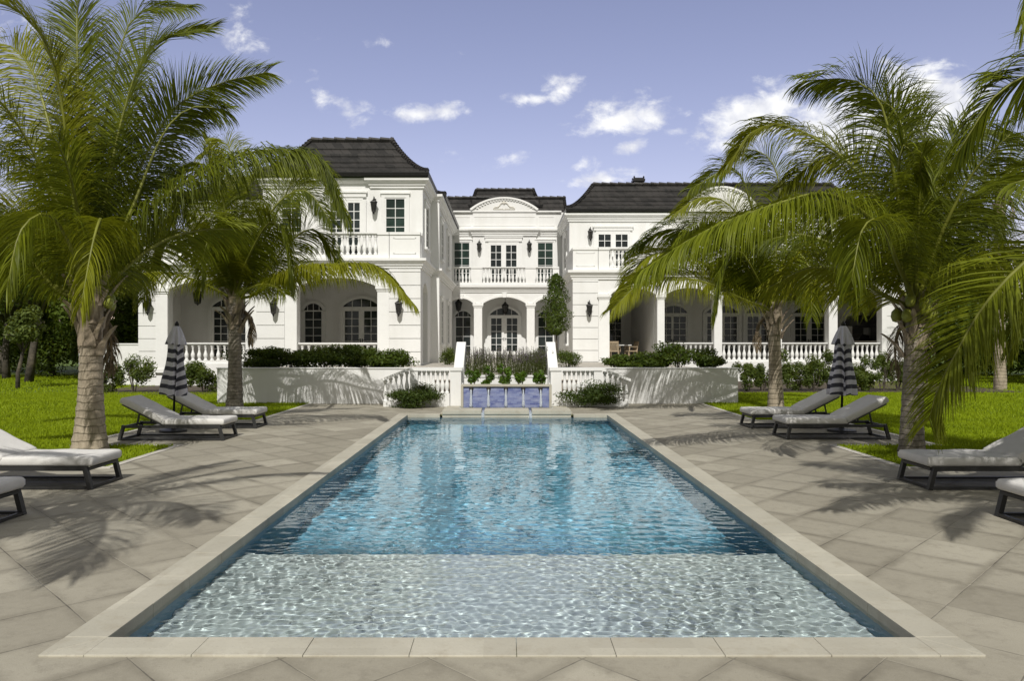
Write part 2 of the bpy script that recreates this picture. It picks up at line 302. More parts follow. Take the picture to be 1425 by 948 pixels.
# ------------------------------------------------------------------ mesh helpers
class MB:
    def __init__(s): s.v = []; s.f = []
    def quad(s, pts):
        i = len(s.v); s.v += [tuple(p) for p in pts]; s.f.append(tuple(range(i, i + len(pts))))
    def box(s, x0, x1, y0, y1, z0, z1):
        i = len(s.v)
        s.v += [(x0, y0, z0), (x1, y0, z0), (x1, y1, z0), (x0, y1, z0), (x0, y0, z1), (x1, y0, z1), (x1, y1, z1), (x0, y1, z1)]
        for f in ((0, 3, 2, 1), (4, 5, 6, 7), (0, 1, 5, 4), (1, 2, 6, 5), (2, 3, 7, 6), (3, 0, 4, 7)): s.f.append(tuple(i + k for k in f))
        return s
    def prism(s, poly, a0, a1, axis='y'):
        """extrude a 2-D polygon: axis y takes (x,z), axis x takes (y,z), axis z takes (x,y)"""
        def p(q, a): return (q[0], a, q[1]) if axis == 'y' else ((a, q[0], q[1]) if axis == 'x' else (q[0], q[1], a))
        i = len(s.v); n = len(poly)
        s.v += [p(q, a0) for q in poly] + [p(q, a1) for q in poly]
        s.f.append(tuple(range(i, i + n))); s.f.append(tuple(range(i + 2 * n - 1, i + n - 1, -1)))
        for k in range(n): s.f.append((i + k, i + n + k, i + n + (k + 1) % n, i + (k + 1) % n))
        return s
    def bar(s, p0, p1, w, h=None, up=Vector((0, 0, 1))):
        h = h or w; p0, p1 = Vector(p0), Vector(p1); d = (p1 - p0).normalized()
        if abs(d.dot(up)) > .99: up = Vector((0, 1, 0))
        a = d.cross(up).normalized() * w / 2; b = a.cross(d).normalized() * h / 2
        i = len(s.v)
        for p in (p0, p1):
            for (m, n) in ((-1, -1), (1, -1), (1, 1), (-1, 1)): s.v.append(tuple(p + a * m + b * n))
        for f in ((0, 1, 2, 3), (7, 6, 5, 4), (0, 4, 5, 1), (1, 5, 6, 2), (2, 6, 7, 3), (3, 7, 4, 0)): s.f.append(tuple(i + k for k in f))
        return s
    def tube(s, pts, rad, seg=8, cap=True):
        pts = [Vector(p) for p in pts]; n = len(pts)
        rad = rad if isinstance(rad, (list, tuple)) else [rad] * n
        i = len(s.v); ref = Vector((0, 1, 0)) if abs((pts[-1] - pts[0]).normalized().z) > .8 else Vector((0, 0, 1))
        for k in range(n):
            t = (pts[min(k + 1, n - 1)] - pts[max(k - 1, 0)]).normalized()
            a = t.cross(ref).normalized(); b = t.cross(a)
            for j in range(seg):
                an = 2 * math.pi * j / seg; s.v.append(tuple(pts[k] + (a * math.cos(an) + b * math.sin(an)) * rad[k]))
        for k in range(n - 1):
            for j in range(seg):
                j2 = (j + 1) % seg; s.f.append((i + k * seg + j, i + (k + 1) * seg + j, i + (k + 1) * seg + j2, i + k * seg + j2))
        if cap: s.f.append(tuple(i + j for j in range(seg))); s.f.append(tuple(i + (n - 1) * seg + j for j in reversed(range(seg))))
        return s
    def lathe(s, prof, seg=12, c=(0, 0, 0), fold=None):
        i = len(s.v); n = len(prof)
        for (r, z) in prof:
            for j in range(seg):
                a = 2 * math.pi * j / seg; s.v.append((c[0] + r * math.cos(a), c[1] + r * math.sin(a), c[2] + z))
        for k in range(n - 1):
            for j in range(seg):
                j2 = (j + 1) % seg; s.f.append((i + k * seg + j, i + k * seg + j2, i + (k + 1) * seg + j2, i + (k + 1) * seg + j))
        s.f.append(tuple(i + j for j in reversed(range(seg)))); s.f.append(tuple(i + (n - 1) * seg + j for j in range(seg)))
        return s
    def sweep(s, path, prof, closed=False):
        """profile (out, z) carried along a plan polyline with mitred corners; out is to the RIGHT of travel"""
        P = [Vector((p[0], p[1])) for p in path]; n = len(P); i = len(s.v)
        def nrm(a, b):
            d = (b - a).normalized(); return Vector((d.y, -d.x))
        for k in range(n):
            if closed or 0 < k < n - 1:
                n0, n1 = nrm(P[k - 1], P[k]), nrm(P[k], P[(k + 1) % n]); m = (n0 + n1); m = m / max(m.dot(n0), .2)
            elif k == 0: m = nrm(P[0], P[1])
            else: m = nrm(P[-2], P[-1])
            for (o, z) in prof: s.v.append((P[k].x + m.x * o, P[k].y + m.y * o, z))
        q = len(prof)
        for k in range(n if closed else n - 1):
            a, b = i + k * q, i + ((k + 1) % n) * q
            for j in range(q - 1): s.f.append((a + j, b + j, b + j + 1, a + j + 1))
        if not closed:
            s.f.append(tuple(i + j for j in range(q))); s.f.append(tuple(i + (n - 1) * q + j for j in reversed(range(q))))
        return s
    def mesh(s, name, mat, org=(0, 0, 0), smooth=False, bevel=0):
        me = bpy.data.meshes.new(name)
        me.from_pydata([(a - org[0], b - org[1], c - org[2]) for a, b, c in s.v], [], s.f)
        bm = bmesh.new(); bm.from_mesh(me); bmesh.ops.recalc_face_normals(bm, faces=bm.faces[:]); bm.to_mesh(me); bm.free()
        if smooth: me.polygons.foreach_set('use_smooth', [True] * len(me.polygons))
        me.materials.append(M[mat] if isinstance(mat, str) else mat); me.update(); return me
    def build(s, name, mat, parent=None, org=None, smooth=False, bevel=0):
        if org is None: org = worldloc(parent) if parent else (0, 0, 0)
        o = bpy.data.objects.new(name, s.mesh(name, mat, org, smooth)); COL.objects.link(o)
        if parent: o.parent = parent
        else: o.location = org
        if bevel:
            b = o.modifiers.new('bevel', 'BEVEL'); b.width = bevel; b.segments = 2; b.limit_method = 'ANGLE'; b.angle_limit = R(40)
        return o
def worldloc(o):
    v = Vector((0, 0, 0))
    while o is not None: v = v + o.location; o = o.parent
    return v
def tag(o, label=None, cat=None, group=None, kind=None):
    if label: o['label'] = label
    if cat: o['category'] = cat
    if group: o['group'] = group
    if kind: o['kind'] = kind
    return o
def thing(name, label, cat, loc=(0, 0, 0), group=None):
    o = bpy.data.objects.new(name, None); o.empty_display_size = .2; COL.objects.link(o); o.location = loc
    return tag(o, label, cat, group)
def linked(me, name, parent=None, loc=(0, 0, 0), rot=(0, 0, 0), scale=(1, 1, 1)):
    o = bpy.data.objects.new(name, me); COL.objects.link(o); o.parent = parent; o.location = loc; o.rotation_euler = rot; o.scale = scale; return o
def copy_tree(o, parent=None):
    c = o.copy(); COL.objects.link(c)
    if parent: c.parent = parent
    for ch in list(o.children): copy_tree(ch, c)
    return c
def np_mesh(name, V, Fc, mat, tone=None, smooth=False):
    """V (n,3), Fc (m,k) -> mesh; tone = per-vertex float attribute"""
    me = bpy.data.meshes.new(name); V = np.asarray(V, np.float32); Fc = np.asarray(Fc, np.int32); m, k = Fc.shape
    me.vertices.add(len(V)); me.vertices.foreach_set('co', V.ravel())
    me.loops.add(m * k); me.loops.foreach_set('vertex_index', Fc.ravel())
    me.polygons.add(m); me.polygons.foreach_set('loop_start', np.arange(0, m * k, k, dtype=np.int32))
    try: me.polygons.foreach_set('loop_total', np.full(m, k, np.int32))
    except Exception: pass
    if smooth: me.polygons.foreach_set('use_smooth', np.ones(m, bool))
    if tone is not None:
        at = me.attributes.new('tone', 'FLOAT', 'POINT'); at.data.foreach_set('value', np.asarray(tone, np.float32))
    me.materials.append(M[mat]); me.update(calc_edges=True); me.validate(); return me
def PX(px, Y): return (px - VX) / F * Y
def PZ(py, Y): return EYE - (py - VY) / F * Y

def leaf_quads(C, N, size, asp=.42, seed=0, fold=.25):
    """diamond leaves: centres C (n,3), outward-ish normals N"""
    g = np.random.default_rng(seed); n = len(C)
    r = g.normal(size=(n, 3)); A = np.cross(N, r); A /= np.linalg.norm(A, axis=1, keepdims=True) + 1e-9
    B = np.cross(N, A); B /= np.linalg.norm(B, axis=1, keepdims=True) + 1e-9
    L = (size * g.uniform(.65, 1.35, n))[:, None]; W = L * asp
    Nn = N / (np.linalg.norm(N, axis=1, keepdims=True) + 1e-9)
    V = np.stack([C - A * L * .5, C + B * W * .5 + Nn * L * fold * .3, C + A * L * .5 - Nn * L * fold * .2, C - B * W * .5 + Nn * L * fold * .3], 1).reshape(-1, 3)
    Fc = np.arange(4 * n).reshape(n, 4); tone = np.repeat(g.uniform(0, 1, n), 4)
    return V, Fc, tone
def clump_points(n, rad, seed, nclump=14, spread=.42, fill=.5, flat=1.0):
    """leaf centres and normals in an uneven crown of ellipsoid half-axes rad made of clumps"""
    g = np.random.default_rng(seed); rad = np.array(rad, float)
    d = g.normal(size=(nclump, 3)); d /= np.linalg.norm(d, axis=1, keepdims=True)
    cc = d * (g.uniform(.25, .85, (nclump, 1)))
    cr = g.uniform(.7, 1.3, nclump) * spread
    k = g.integers(0, nclump, n); dd = g.normal(size=(n, 3)); dd /= np.linalg.norm(dd, axis=1, keepdims=True)
    rr = g.uniform(0, 1, n) ** fill
    p = cc[k] + dd * (rr * cr[k])[:, None]
    nn = dd * .7 + g.normal(size=(n, 3)) * .55 + np.array([0, 0, .35])
    return p * rad, nn, k
def foliage(name, n, rad, size, mat, seed, parent=None, loc=(0, 0, 0), nclump=14, spread=.42, zmin=None, asp=.42, fill=.5):
    p, nn, k = clump_points(n, rad, seed, nclump, spread, fill)
    if zmin is not None:
        ok = p[:, 2] > zmin; p, nn, k = p[ok], nn[ok], k[ok]
    V, Fc, tn = leaf_quads(p, nn, size, asp, seed + 1)
    g = np.random.default_rng(seed + 5); kt = g.uniform(-.25, .25, nclump)
    tn = np.clip(tn * .7 + .15 + np.repeat(kt[k], 4), 0, 1)
    me = np_mesh(name, V, Fc, mat, tn)
    return linked(me, name, parent, loc)

# ------------------------------------------------------------------ ground, lawn, paving, pool
PXL, PXR, PY0, PY1 = -2.41, 2.48, 4.5, 18.26     # inner pool edge
CW = .26
POOL_C = (PXL + PXR) / 2
def ring_sheet(x0, x1, y0, y1, holes):
    """rectangle with rectangular holes as a grid of quads"""
    xs = sorted({x0, x1, *[h[0] for h in holes], *[h[1] for h in holes]}); ys = sorted({y0, y1, *[h[2] for h in holes], *[h[3] for h in holes]})
    xs = [x for x in xs if x0 <= x <= x1]; ys = [y for y in ys if y0 <= y <= y1]
    m = MB()
    for i in range(len(xs) - 1):
        for j in range(len(ys) - 1):
            cx, cy = (xs[i] + xs[i + 1]) / 2, (ys[j] + ys[j + 1]) / 2
            if any(h[0] < cx < h[1] and h[2] < cy < h[3] for h in holes): continue
            yield xs[i], xs[i + 1], ys[j], ys[j + 1]
hole = (PXL - CW, PXR + CW, PY0 - CW, PY1 + CW)
g = MB()
for (a, b, c, d) in ring_sheet(-900, 900, -300, 1500, [(PXL - .1, PXR + .1, PY0 - .1, PY1 + .1)]): g.quad([(a, c, -.02), (b, c, -.02), (b, d, -.02), (a, d, -.02)])
tag(g.build('ground', 'lawn'), kind='structure')
# paving: centre strip and the pads the loungers stand on
GX = 5.62
rects = [(-GX, GX, -6, 21.7), (-7.45, -GX, 12.95, 16.9), (GX, 7.45, 12.95, 16.9), (-11, -GX, -6, 10.55), (GX, 11, -6, 10.55)]
pv = MB()
for (a, b, c, d) in rects:
    for (a2, b2, c2, d2) in ring_sheet(a, b, c, d, [hole]): pv.box(a2, b2, c2, d2, -.10, 0.0)
tag(pv.build('paving', 'paving'), kind='structure')
# pale kerb round the grass
kb = MB(); kw = .12
for s in (-1, 1):
    def kx(a, b, c, d):
        x0, x1 = sorted((s * a, s * b)); kb.box(x0, x1, c, d, -.08, .012)
    kx(GX - .002, GX + kw, 10.55, 12.95); kx(GX + kw, 7.45, 12.95 - kw, 12.952); kx(GX + kw, 11, 10.549, 10.55 + kw)
    kx(GX - .002, GX + kw, 16.9, 21.6); kx(GX + kw, 7.45 + kw, 16.899, 16.9 + kw); kx(7.449, 7.45 + kw, 12.95 - kw, 16.899)
tag(kb.build('lawn_kerb', 'kerb'), kind='structure')
# coping: separate stones with open joints
cp = MB()
def coping_run(x0, x1, y0, y1, along, n, z0=-.14, z1=.012, gap=.0022):
    L = (y1 - y0) if along == 'y' else (x1 - x0); cuts = [0] + [(k + rnd.uniform(-.06, .06)) / n for k in range(1, n)] + [1]
    for k in range(n):
        dz = rnd.uniform(-.0015, .0015)
        if along == 'y': cp.box(x0, x1, y0 + L * cuts[k] + gap / 2, y0 + L * cuts[k + 1] - gap / 2, z0, z1 + dz)
        else: cp.box(x0 + L * cuts[k] + gap / 2, x0 + L * cuts[k + 1] - gap / 2, y0, y1, z0, z1 + dz)
def mitre(xo, xi, yo, yi, other):  # triangular halves of a mitred corner stone
    pass
coping_run(PXL - CW, PXL, PY0 + .0, PY1, 'y', 23); coping_run(PXR, PXR + CW, PY0 + .0, PY1, 'y', 23)
coping_run(PXL, PXR, PY0 - CW, PY0, 'x', 8)
for (sx, xe) in ((-1, PXL), (1, PXR)):      # mitred front corners
    o1, i1 = (xe + sx * CW, PY0 - CW), (xe, PY0)
    for tri in ([o1, (xe + sx * CW, PY0), (i1[0] + sx * .003, i1[1])], [(o1[0] - sx * .004, o1[1]), i1, (xe, PY0 - CW)]): cp.prism(tri, -.14, .012, 'z')
coping_run(PXL - CW, -1.62, PY1, PY1 + .3, 'x', 2); coping_run(1.66, PXR + CW, PY1, PY1 + .3, 'x', 2)
tag(cp.build('pool_coping', 'coping', bevel=.004), kind='structure')
# basin
WL = -.058; SHELF_Y = 6.85; SHELF_Z = -.43; DEEP = -1.45
bs = MB()
bs.quad([(PXL - .02, SHELF_Y, DEEP), (PXR + .02, SHELF_Y, DEEP), (PXR + .02, PY1 + .1, DEEP), (PXL - .02, PY1 + .1, DEEP)])
bs.quad([(PXL - .02, SHELF_Y, DEEP), (PXR + .02, SHELF_Y, DEEP), (PXR + .02, SHELF_Y, SHELF_Z - .03), (PXL - .02, SHELF_Y, SHELF_Z - .03)])
pool_basin = tag(bs.build('pool_floor', 'pool_deep'), kind='structure')
sh = MB(); sh.box(PXL - .02, PXR + .02, PY0 - .1, SHELF_Y + .02, SHELF_Z - .03, SHELF_Z)
pool_shelf = tag(sh.build('pool_shelf', 'pool_shelf'), kind='structure')
pw = MB()
pw.box(PXL - .1, PXL - .015, PY0 - .1, PY1 + .1, DEEP, -.141); pw.box(PXR + .015, PXR + .1, PY0 - .1, PY1 + .1, DEEP, -.141)
pw.box(PXL - .015, PXR + .015, PY0 - .1, PY0 - .015, SHELF_Z, -.141); pw.box(PXL - .015, PXR + .015, PY1 + .015, PY1 + .1, DEEP, -.141)
pool_wall = tag(pw.build('pool_wall', 'pool_wall'), kind='structure')
# water surface: a real rippled sheet
def ripple(X, Y):
    """many crossing wavelets; short steep ones over the shallow shelf, longer over the deep end"""
    h = np.zeros_like(X); g = np.random.default_rng(5); patch = np.clip(.85 + .38 * np.sin(X * 1.9 + 1.1 * np.sin(Y * .8)) * np.sin(Y * 1.35 + .8 * np.sin(X * 1.2)), .4, 1.25); shelf = 1 / (1 + np.exp((Y - SHELF_Y - .25) / .18))
    for k in range(96):
        if k < 6: lam, st, wgt = g.uniform(.6, 1.2), .006, 1.
        elif k < 56: lam, st, wgt = g.uniform(.07, .24), .0066, .55 + .45 * patch
        else: lam, st, wgt = g.uniform(.05, .105), .0126, shelf * patch
        th, ph = (g.uniform(0, 6.283) if k >= 56 or k % 3 == 0 else g.normal(math.pi / 2, .42)), g.uniform(0, 6.283); kx, ky = math.cos(th) * 6.283 / lam, math.sin(th) * 6.283 / lam
        h += wgt * st * lam / 6.283 * np.sin(kx * X + ky * Y + ph + .9 * np.sin(X * 1.3 + Y * .9 + k)) * (.75 + .35 * np.sin(X * .9 + k * 1.7) * np.sin(Y * .8 + k))
    return h
nx = 480
gx = np.linspace(PXL - .012, PXR + .012, nx); gy = np.concatenate([np.arange(PY0 - .012, SHELF_Y + .4, .0105), np.arange(SHELF_Y + .4, PY1 + .0, .024), [PY1 + .012]]); ny = len(gy); Xg, Yg = np.meshgrid(gx, gy)
Zg = WL + ripple(Xg, Yg); Vw = np.stack([Xg, Yg, Zg], -1).reshape(-1, 3)
ii = (np.arange(ny - 1)[:, None] * nx + np.arange(nx - 1)[None, :]).ravel(); Fw = np.stack([ii, ii + 1, ii + nx + 1, ii + nx], 1)
water = linked(np_mesh('pool_water', Vw, Fw, 'water', smooth=True), 'pool_water'); tag(water, kind='structure')
water.cycles.is_caustics_caster = True
for o in (pool_basin, pool_shelf, pool_wall): o.cycles.is_caustics_receiver = True
sd.cycles.is_caustics_light = True

# grass blades
def grass_region(x0, x1, y0, y1, dens): 
    n = int((x1 - x0) * (y1 - y0) * dens); return np.stack([rng.uniform(x0, x1, n), rng.uniform(y0, y1, n)], 1)
pts = []
for s in (-1, 1):
    def reg(a, b, c, d, dn):
        x0, x1 = sorted((s * a, s * b)); pts.append(grass_region(x0, x1, c, d, dn))
    reg(GX + kw - .01, 11.5, 10.55 + kw - .01, 12.95 - kw + .01, 2600); reg(7.45 + kw, 12, 12.9, 17, 1700); reg(GX + kw, 12, 17, 22.4, 1300)
    reg(8.6 if s < 0 else 7.0, 16, 22, 26, 800); reg(12, 22, 13, 26, 420); reg(11.5, 16, 8, 13, 300); reg(14, 30, 26, 40, 130)
    reg(5.68, 7.0, 12.80, 12.83, 1500)
pts = np.concatenate(pts)
n = len(pts); hh = rng.uniform(.03, .075, n) * (1 + .012 * pts[:, 1]); an = rng.uniform(0, 6.283, n); wd = .006 + .0006 * pts[:, 1]
bx, by = np.cos(an) * wd, np.sin(an) * wd; lean = rng.normal(0, .022, (n, 2))
V = np.zeros((n, 3, 3)); V[:, 0] = np.stack([pts[:, 0] - bx, pts[:, 1] - by, np.full(n, -.02)], 1); V[:, 1] = np.stack([pts[:, 0] + bx, pts[:, 1] + by, np.full(n, -.02)], 1)
V[:, 2] = np.stack([pts[:, 0] + lean[:, 0], pts[:, 1] + lean[:, 1], hh - .02], 1)
tn = rng.uniform(0, 1, n); tn3 = np.stack([tn * .5, tn * .5, np.minimum(1, tn + .2)], 1).ravel()
gr = linked(np_mesh('lawn_grass', V.reshape(-1, 3), np.arange(3 * n).reshape(n, 3), 'grass', tn3), 'lawn_grass'); tag(gr, 'bright green mown grass of the lawn either side of the pool paving', 'grass', kind='stuff')

# ------------------------------------------------------------------ terrace
TZ = .88
tr = MB()
tr.box(-8.38, -1.5, 21.7, 28.7, 0, TZ); tr.box(1.5, 6.74, 21.7, 33.4, 0, TZ); tr.box(-1.5, 1.5, 22.0, 33.4, 0, TZ - .006); tr.box(-3.2, 1.5, 28.7, 33.4, 0, TZ - .003)
tr.box(-3.0, 3.0, 33.4, 42.1, 0, TZ + .01)
tag(tr.build('terrace', 'loggia'), kind='structure')
def bed(x0, x1, y0, y1, z): 
    m = MB(); m.box(x0, x1, y0, y1, z - .08, z); return m
b1 = bed(-14.8, -8.5, 25.2, 30.1, .03); b1.box(7.0, 18.3, 26.4, 33.4, -.05, .03); b1.box(-8.2, -2.9, 22.0, 23.2, TZ - .02, TZ + .06); b1.box(3.1, 6.5, 22.0, 23.2, TZ - .02, TZ + .06)
tag(b1.build('planting_bed', 'soil'), kind='structure')
def retaining(x0, x1, label):
    t = thing('planter_wall', label, 'planter wall', ((x0 + x1) / 2, 21.66, 0), 'white planter walls')
    m = MB(); m.box(x0, x1, 21.66, 21.95, 0, 1.02); m.build('wall', 'stucco', t)
    c = MB(); c.box(x0 - .02, x1 + .02, 21.63, 21.98, 1.02, 1.045); c.build('wall_cap', 'trim', t); return t
retaining(-8.41, -1.56, 'low white planter wall with palm shadows on the left of the pool end')
retaining(1.56, 6.76, 'shorter low white planter wall with palm shadows on the right of the pool end')

# baluster
def baluster_mesh(h=.62, r=.085):
    pr = [(.95, 0), (.95, .07), (.62, .10), (.55, .13), (.80, .22), (1.0, .33), (.92, .42), (.58, .56), (.42, .68), (.46, .76), (.62, .80), (.50, .84), (.62, .88), (.9, .92), (.9, 1.0)]
    m = MB(); m.lathe([(a * r, b * h) for a, b in pr], 12); return m.mesh('baluster', 'trim', smooth=True)
BAL = baluster_mesh(); BAL_SMALL = baluster_mesh(.66, .072)
def balustrade(parent, name, x0, x1, y, zb, zt, n, small=False, depth=.22, base=.14, cap=.10):
    """rails between x0 and x1, n balusters as children"""
    m = MB(); m.box(x0, x1, y - depth / 2, y + depth / 2, zb, zb + base)
    m.box(x0, x1, y - depth / 2 - .03, y + depth / 2 + .03, zt - cap * .55, zt); m.box(x0, x1, y - depth / 2 + .02, y + depth / 2 - .02, zt - cap, zt - cap * .55 - .0)
    o = m.build(name, 'trim', parent); og = worldloc(parent)
    me = BAL_SMALL if small else BAL; h = (.66 if small else .62)
    for k in range(n):
        x = x0 + (k + .5) * (x1 - x0) / n
        linked(me, 'baluster', o, (x - og.x, y - og.y, zb + base - og.z), (0, 0, 0), (1, 1, (zt - cap - zb - base) / h))
    return o

# stair balustrades either side of the fountain
def stair_side(s, label):
    t = thing('stair_balustrade', label, 'balustrade', (s * 2.2, 20.7, 0), 'stair balustrades beside the fountain')
    def X(a, b): return (min(s * a, s * b), max(s * a, s * b))
    y0, y1 = 20.6, 20.86
    m = MB(); a, b = X(1.24, 1.54); m.box(a, b, 20.58, 20.88, 0, 1.0); a, b = X(1.21, 1.58); m.box(a, b, 20.55, 20.91, 1.0, 1.08); m.build('pier', 'stucco', t)
    m = MB(); a, b = X(1.56, 2.48); m.box(a, b, y0 + .02, y1 - .02, 0, .36)
    a, b = X(2.44, 2.66); m.box(a, b, y0, y1, 0, 1.0)
    m.prism([(s * 2.66, 0), (s * 3.40, 0), (s * 3.40, .12), (s * 2.66, .36)], y0 + .02, y1 - .02); m.build('base_wall', 'stucco', t)
    m = MB(); a, b = X(1.58, 2.68); m.box(a, b, y0 - .03, y1 + .03, 1.0, 1.08)
    m.prism([(s * 2.68, 1.0), (s * 3.46, .70), (s * 3.46, .775), (s * 2.68, 1.08)], y0 - .03, y1 + .03)
    rail = m.build('rail', 'trim', t)
    og = worldloc(t)
    for k in range(7):
        x = s * (1.64 + k * .128); linked(BAL, 'baluster', rail, (x - og.x, 20.73 - og.y, .36), (0, 0, 0), (.75, .75, .64 / .62))
    for k in range(5):
        x = 2.76 + k * .15; zb = .36 - (x - 2.66) * .324; zt = 1.0 - (x - 2.68) * .385; linked(BAL, 'baluster', rail, (s * x - og.x, 20.73 - og.y, zb), (0, 0, 0), (.75, .75, (zt - zb) / .62))
    m = MB(); a, b = X(1.20, 1.47); m.prism([(20.89, .0), (22.5, .0), (22.5, 1.80), (22.25, 1.80), (20.89, 1.0)], a, b, 'x'); m.build('sloping_cheek_wall', 'stucco', t)
    m = MB()
    for k in range(5):
        a, b = X(1.56, 3.35 - k * .32); m.box(a, b, 20.9, 21.64, k * .14 if k else 0, (k + 1) * .14)
    m.build('steps', 'stairs', t)
    return t
stair_side(-1, 'white stair balustrade with sloping end left of the blue tiled fountain')
stair_side(1, 'white stair balustrade with sloping end right of the blue tiled fountain')

# fountain
ft = thing('wall_fountain', 'low fountain wall of blue tiles with five spouts at the far pool end', 'fountain', (0, 20.0, 0))
m = MB(); m.box(-1.14, 1.16, 20.0, 20.1, -.1, .60); m.build('tile_panel', 'tile', ft)
m = MB(); m.box(-1.21, 1.23, 19.95, 20.35, .60, .645); m.box(-1.21, -1.143, 19.95, 20.3, -.1, .597); m.box(1.163, 1.23, 19.95, 20.3, -.1, .597); m.build('stone_frame', 'coping', ft)
m = MB(); m.box(-1.19, 1.19, 20.36, 20.8, 0, .56); m.box(-1.19, 1.19, 21.2, 21.45, 0, .80); m.box(-1.19, 1.19, 21.17, 21.5, .80, .84); m.build('planter_step', 'stucco', ft)
m = MB(); m.box(-1.56, 1.60, PY1 + .004, PY1 + .2, -.141, .014); m.box(-1.62, -1.25, 18.6, 20.55, -.1, .03); m.box(1.27, 1.66, 18.6, 20.55, -.1, .03); m.build('trough_side', 'coping', ft)
slab = MB()
for (a, b) in ((-1.56, -.60), (-.53, .57), (.64, 1.60)):
    sl = MB(); sl.box(a, b, PY1 - .02, PY1 + .62, .016, .125); sl.build('spill_slab', 'coping', ft, bevel=.012)
m = MB(); m.box(-1.25, 1.27, 18.9, 19.995, .0, .045); m.build('trough_water', 'stream', ft)
for k in range(5):
    x = -.93 + k * .465
    sp = MB(); sp.tube([(x, 20.0, .545), (x, 19.9, .545), (x, 19.86, .53)], [.05, .042, .036], 12); sp.lathe([(.062, 0), (.062, .012)], 16, (x, 19.99, .545)); s_ = sp.build('spout', 'bronze', ft, smooth=False)
    st = MB()
    pp = [(x, 19.86 - .05 * t - .06 * math.sqrt(t), .53 - .47 * t) for t in [i / 7 for i in range(8)]]
    st.tube(pp, [.018 + .006 * math.sin(i * 2.1 + k) + .028 * i / 7 for i in range(8)], 8); st.build('water_stream', 'foam', ft, smooth=True)
m = MB()
for (a, b) in ((-.60, -.53), (.57, .64)):
    m.box(a, b, PY1 - .015, PY1 + .6, .02, .07); m.box(a, b, PY1 - .02, PY1 - .012, -.09, .07)
m.build('spillway_water', 'foam', ft)

# ------------------------------------------------------------------ mansion
HY = 36.0
house = thing('mansion', 'large white two storey mansion with dark mansard roofs, balconies and arched loggias behind the pool', 'house', (0, HY, 0))
FL = .92
def openings_wall(m, a0, a1, z0, z1, d0, d1, ops, axis='x', seg=14):
    """wall along axis from a0..a1 with openings (a, b, zlo, zspring, rise)"""
    def B(p, q, r_, s_):
        if q - p < 1e-4 or s_ - r_ < 1e-4: return
        m.box(p, q, d0, d1, r_, s_) if axis == 'x' else m.box(d0, d1, p, q, r_, s_)
    cur = a0
    for (a, b, zl, zs, rise) in sorted(ops):
        B(cur, a, z0, z1); B(a, b, z0, zl)
        if rise <= 0: B(a, b, zs, z1)
        else:
            w_ = (b - a) / 2; c = (a + b) / 2; arc = []
            Rr = (w_ * w_ + rise * rise) / (2 * rise); th = math.asin(min(1, w_ / Rr))
            for k in range(seg + 1):
                t = -th + 2 * th * k / seg; arc.append((c + Rr * math.sin(t), zs + rise - Rr + Rr * math.cos(t)))
            for k in range(seg):   # vertical strips keep the faces convex
                poly = [arc[k], arc[k + 1], (arc[k + 1][0], z1), (arc[k][0], z1)]
                m.prism(poly, d0, d1, 'y' if axis == 'x' else 'x')
        cur = b
    B(cur, a1, z0, z1)
def cornice(path, z0, z1, out, name='cornice', steps=None):
    h = z1 - z0; p = [(0, z0), (out * .25, z0), (out * .25, z0 + h * .22), (out * .45, z0 + h * .28), (out * .5, z0 + h * .48), (out * .78, z0 + h * .62), (out * .85, z0 + h * .70), (out, z0 + h * .74), (out, z0 + h), (0, z1 + .01)]
    return MB().sweep(path, p).build(name, 'trim', house)
def rustic(x0, x1, y, z0, z1, name='rusticated_pier', h=.515):
    x0 -= .004; x1 += .004; m = MB(); z = z0
    while z < z1 - .02:
        zz = min(z1, z + h - .028); m.box(x0, x1, y - .045, y + .05, z, zz); z += h
    return m.build(name, 'stucco', house)
def pilaster(x0, x1, y, z0, z1, d=.36, proud=.08, name='pilaster'):
    x0 += .004; x1 -= .004
    m = MB(); m.box(x0, x1, y - proud, y + d, z0, z1 - .22); m.box(x0 - .03, x1 + .03, y - proud - .03, y + d + .02, z1 - .22, z1 - .14)
    m.box(x0 - .07, x1 + .07, y - proud - .07, y + d + .04, z1 - .14, z1); m.box(x0 - .03, x1 + .03, y - proud - .03, y + d + .02, z0, z0 + .16)
    return m.build(name, 'trim', house)
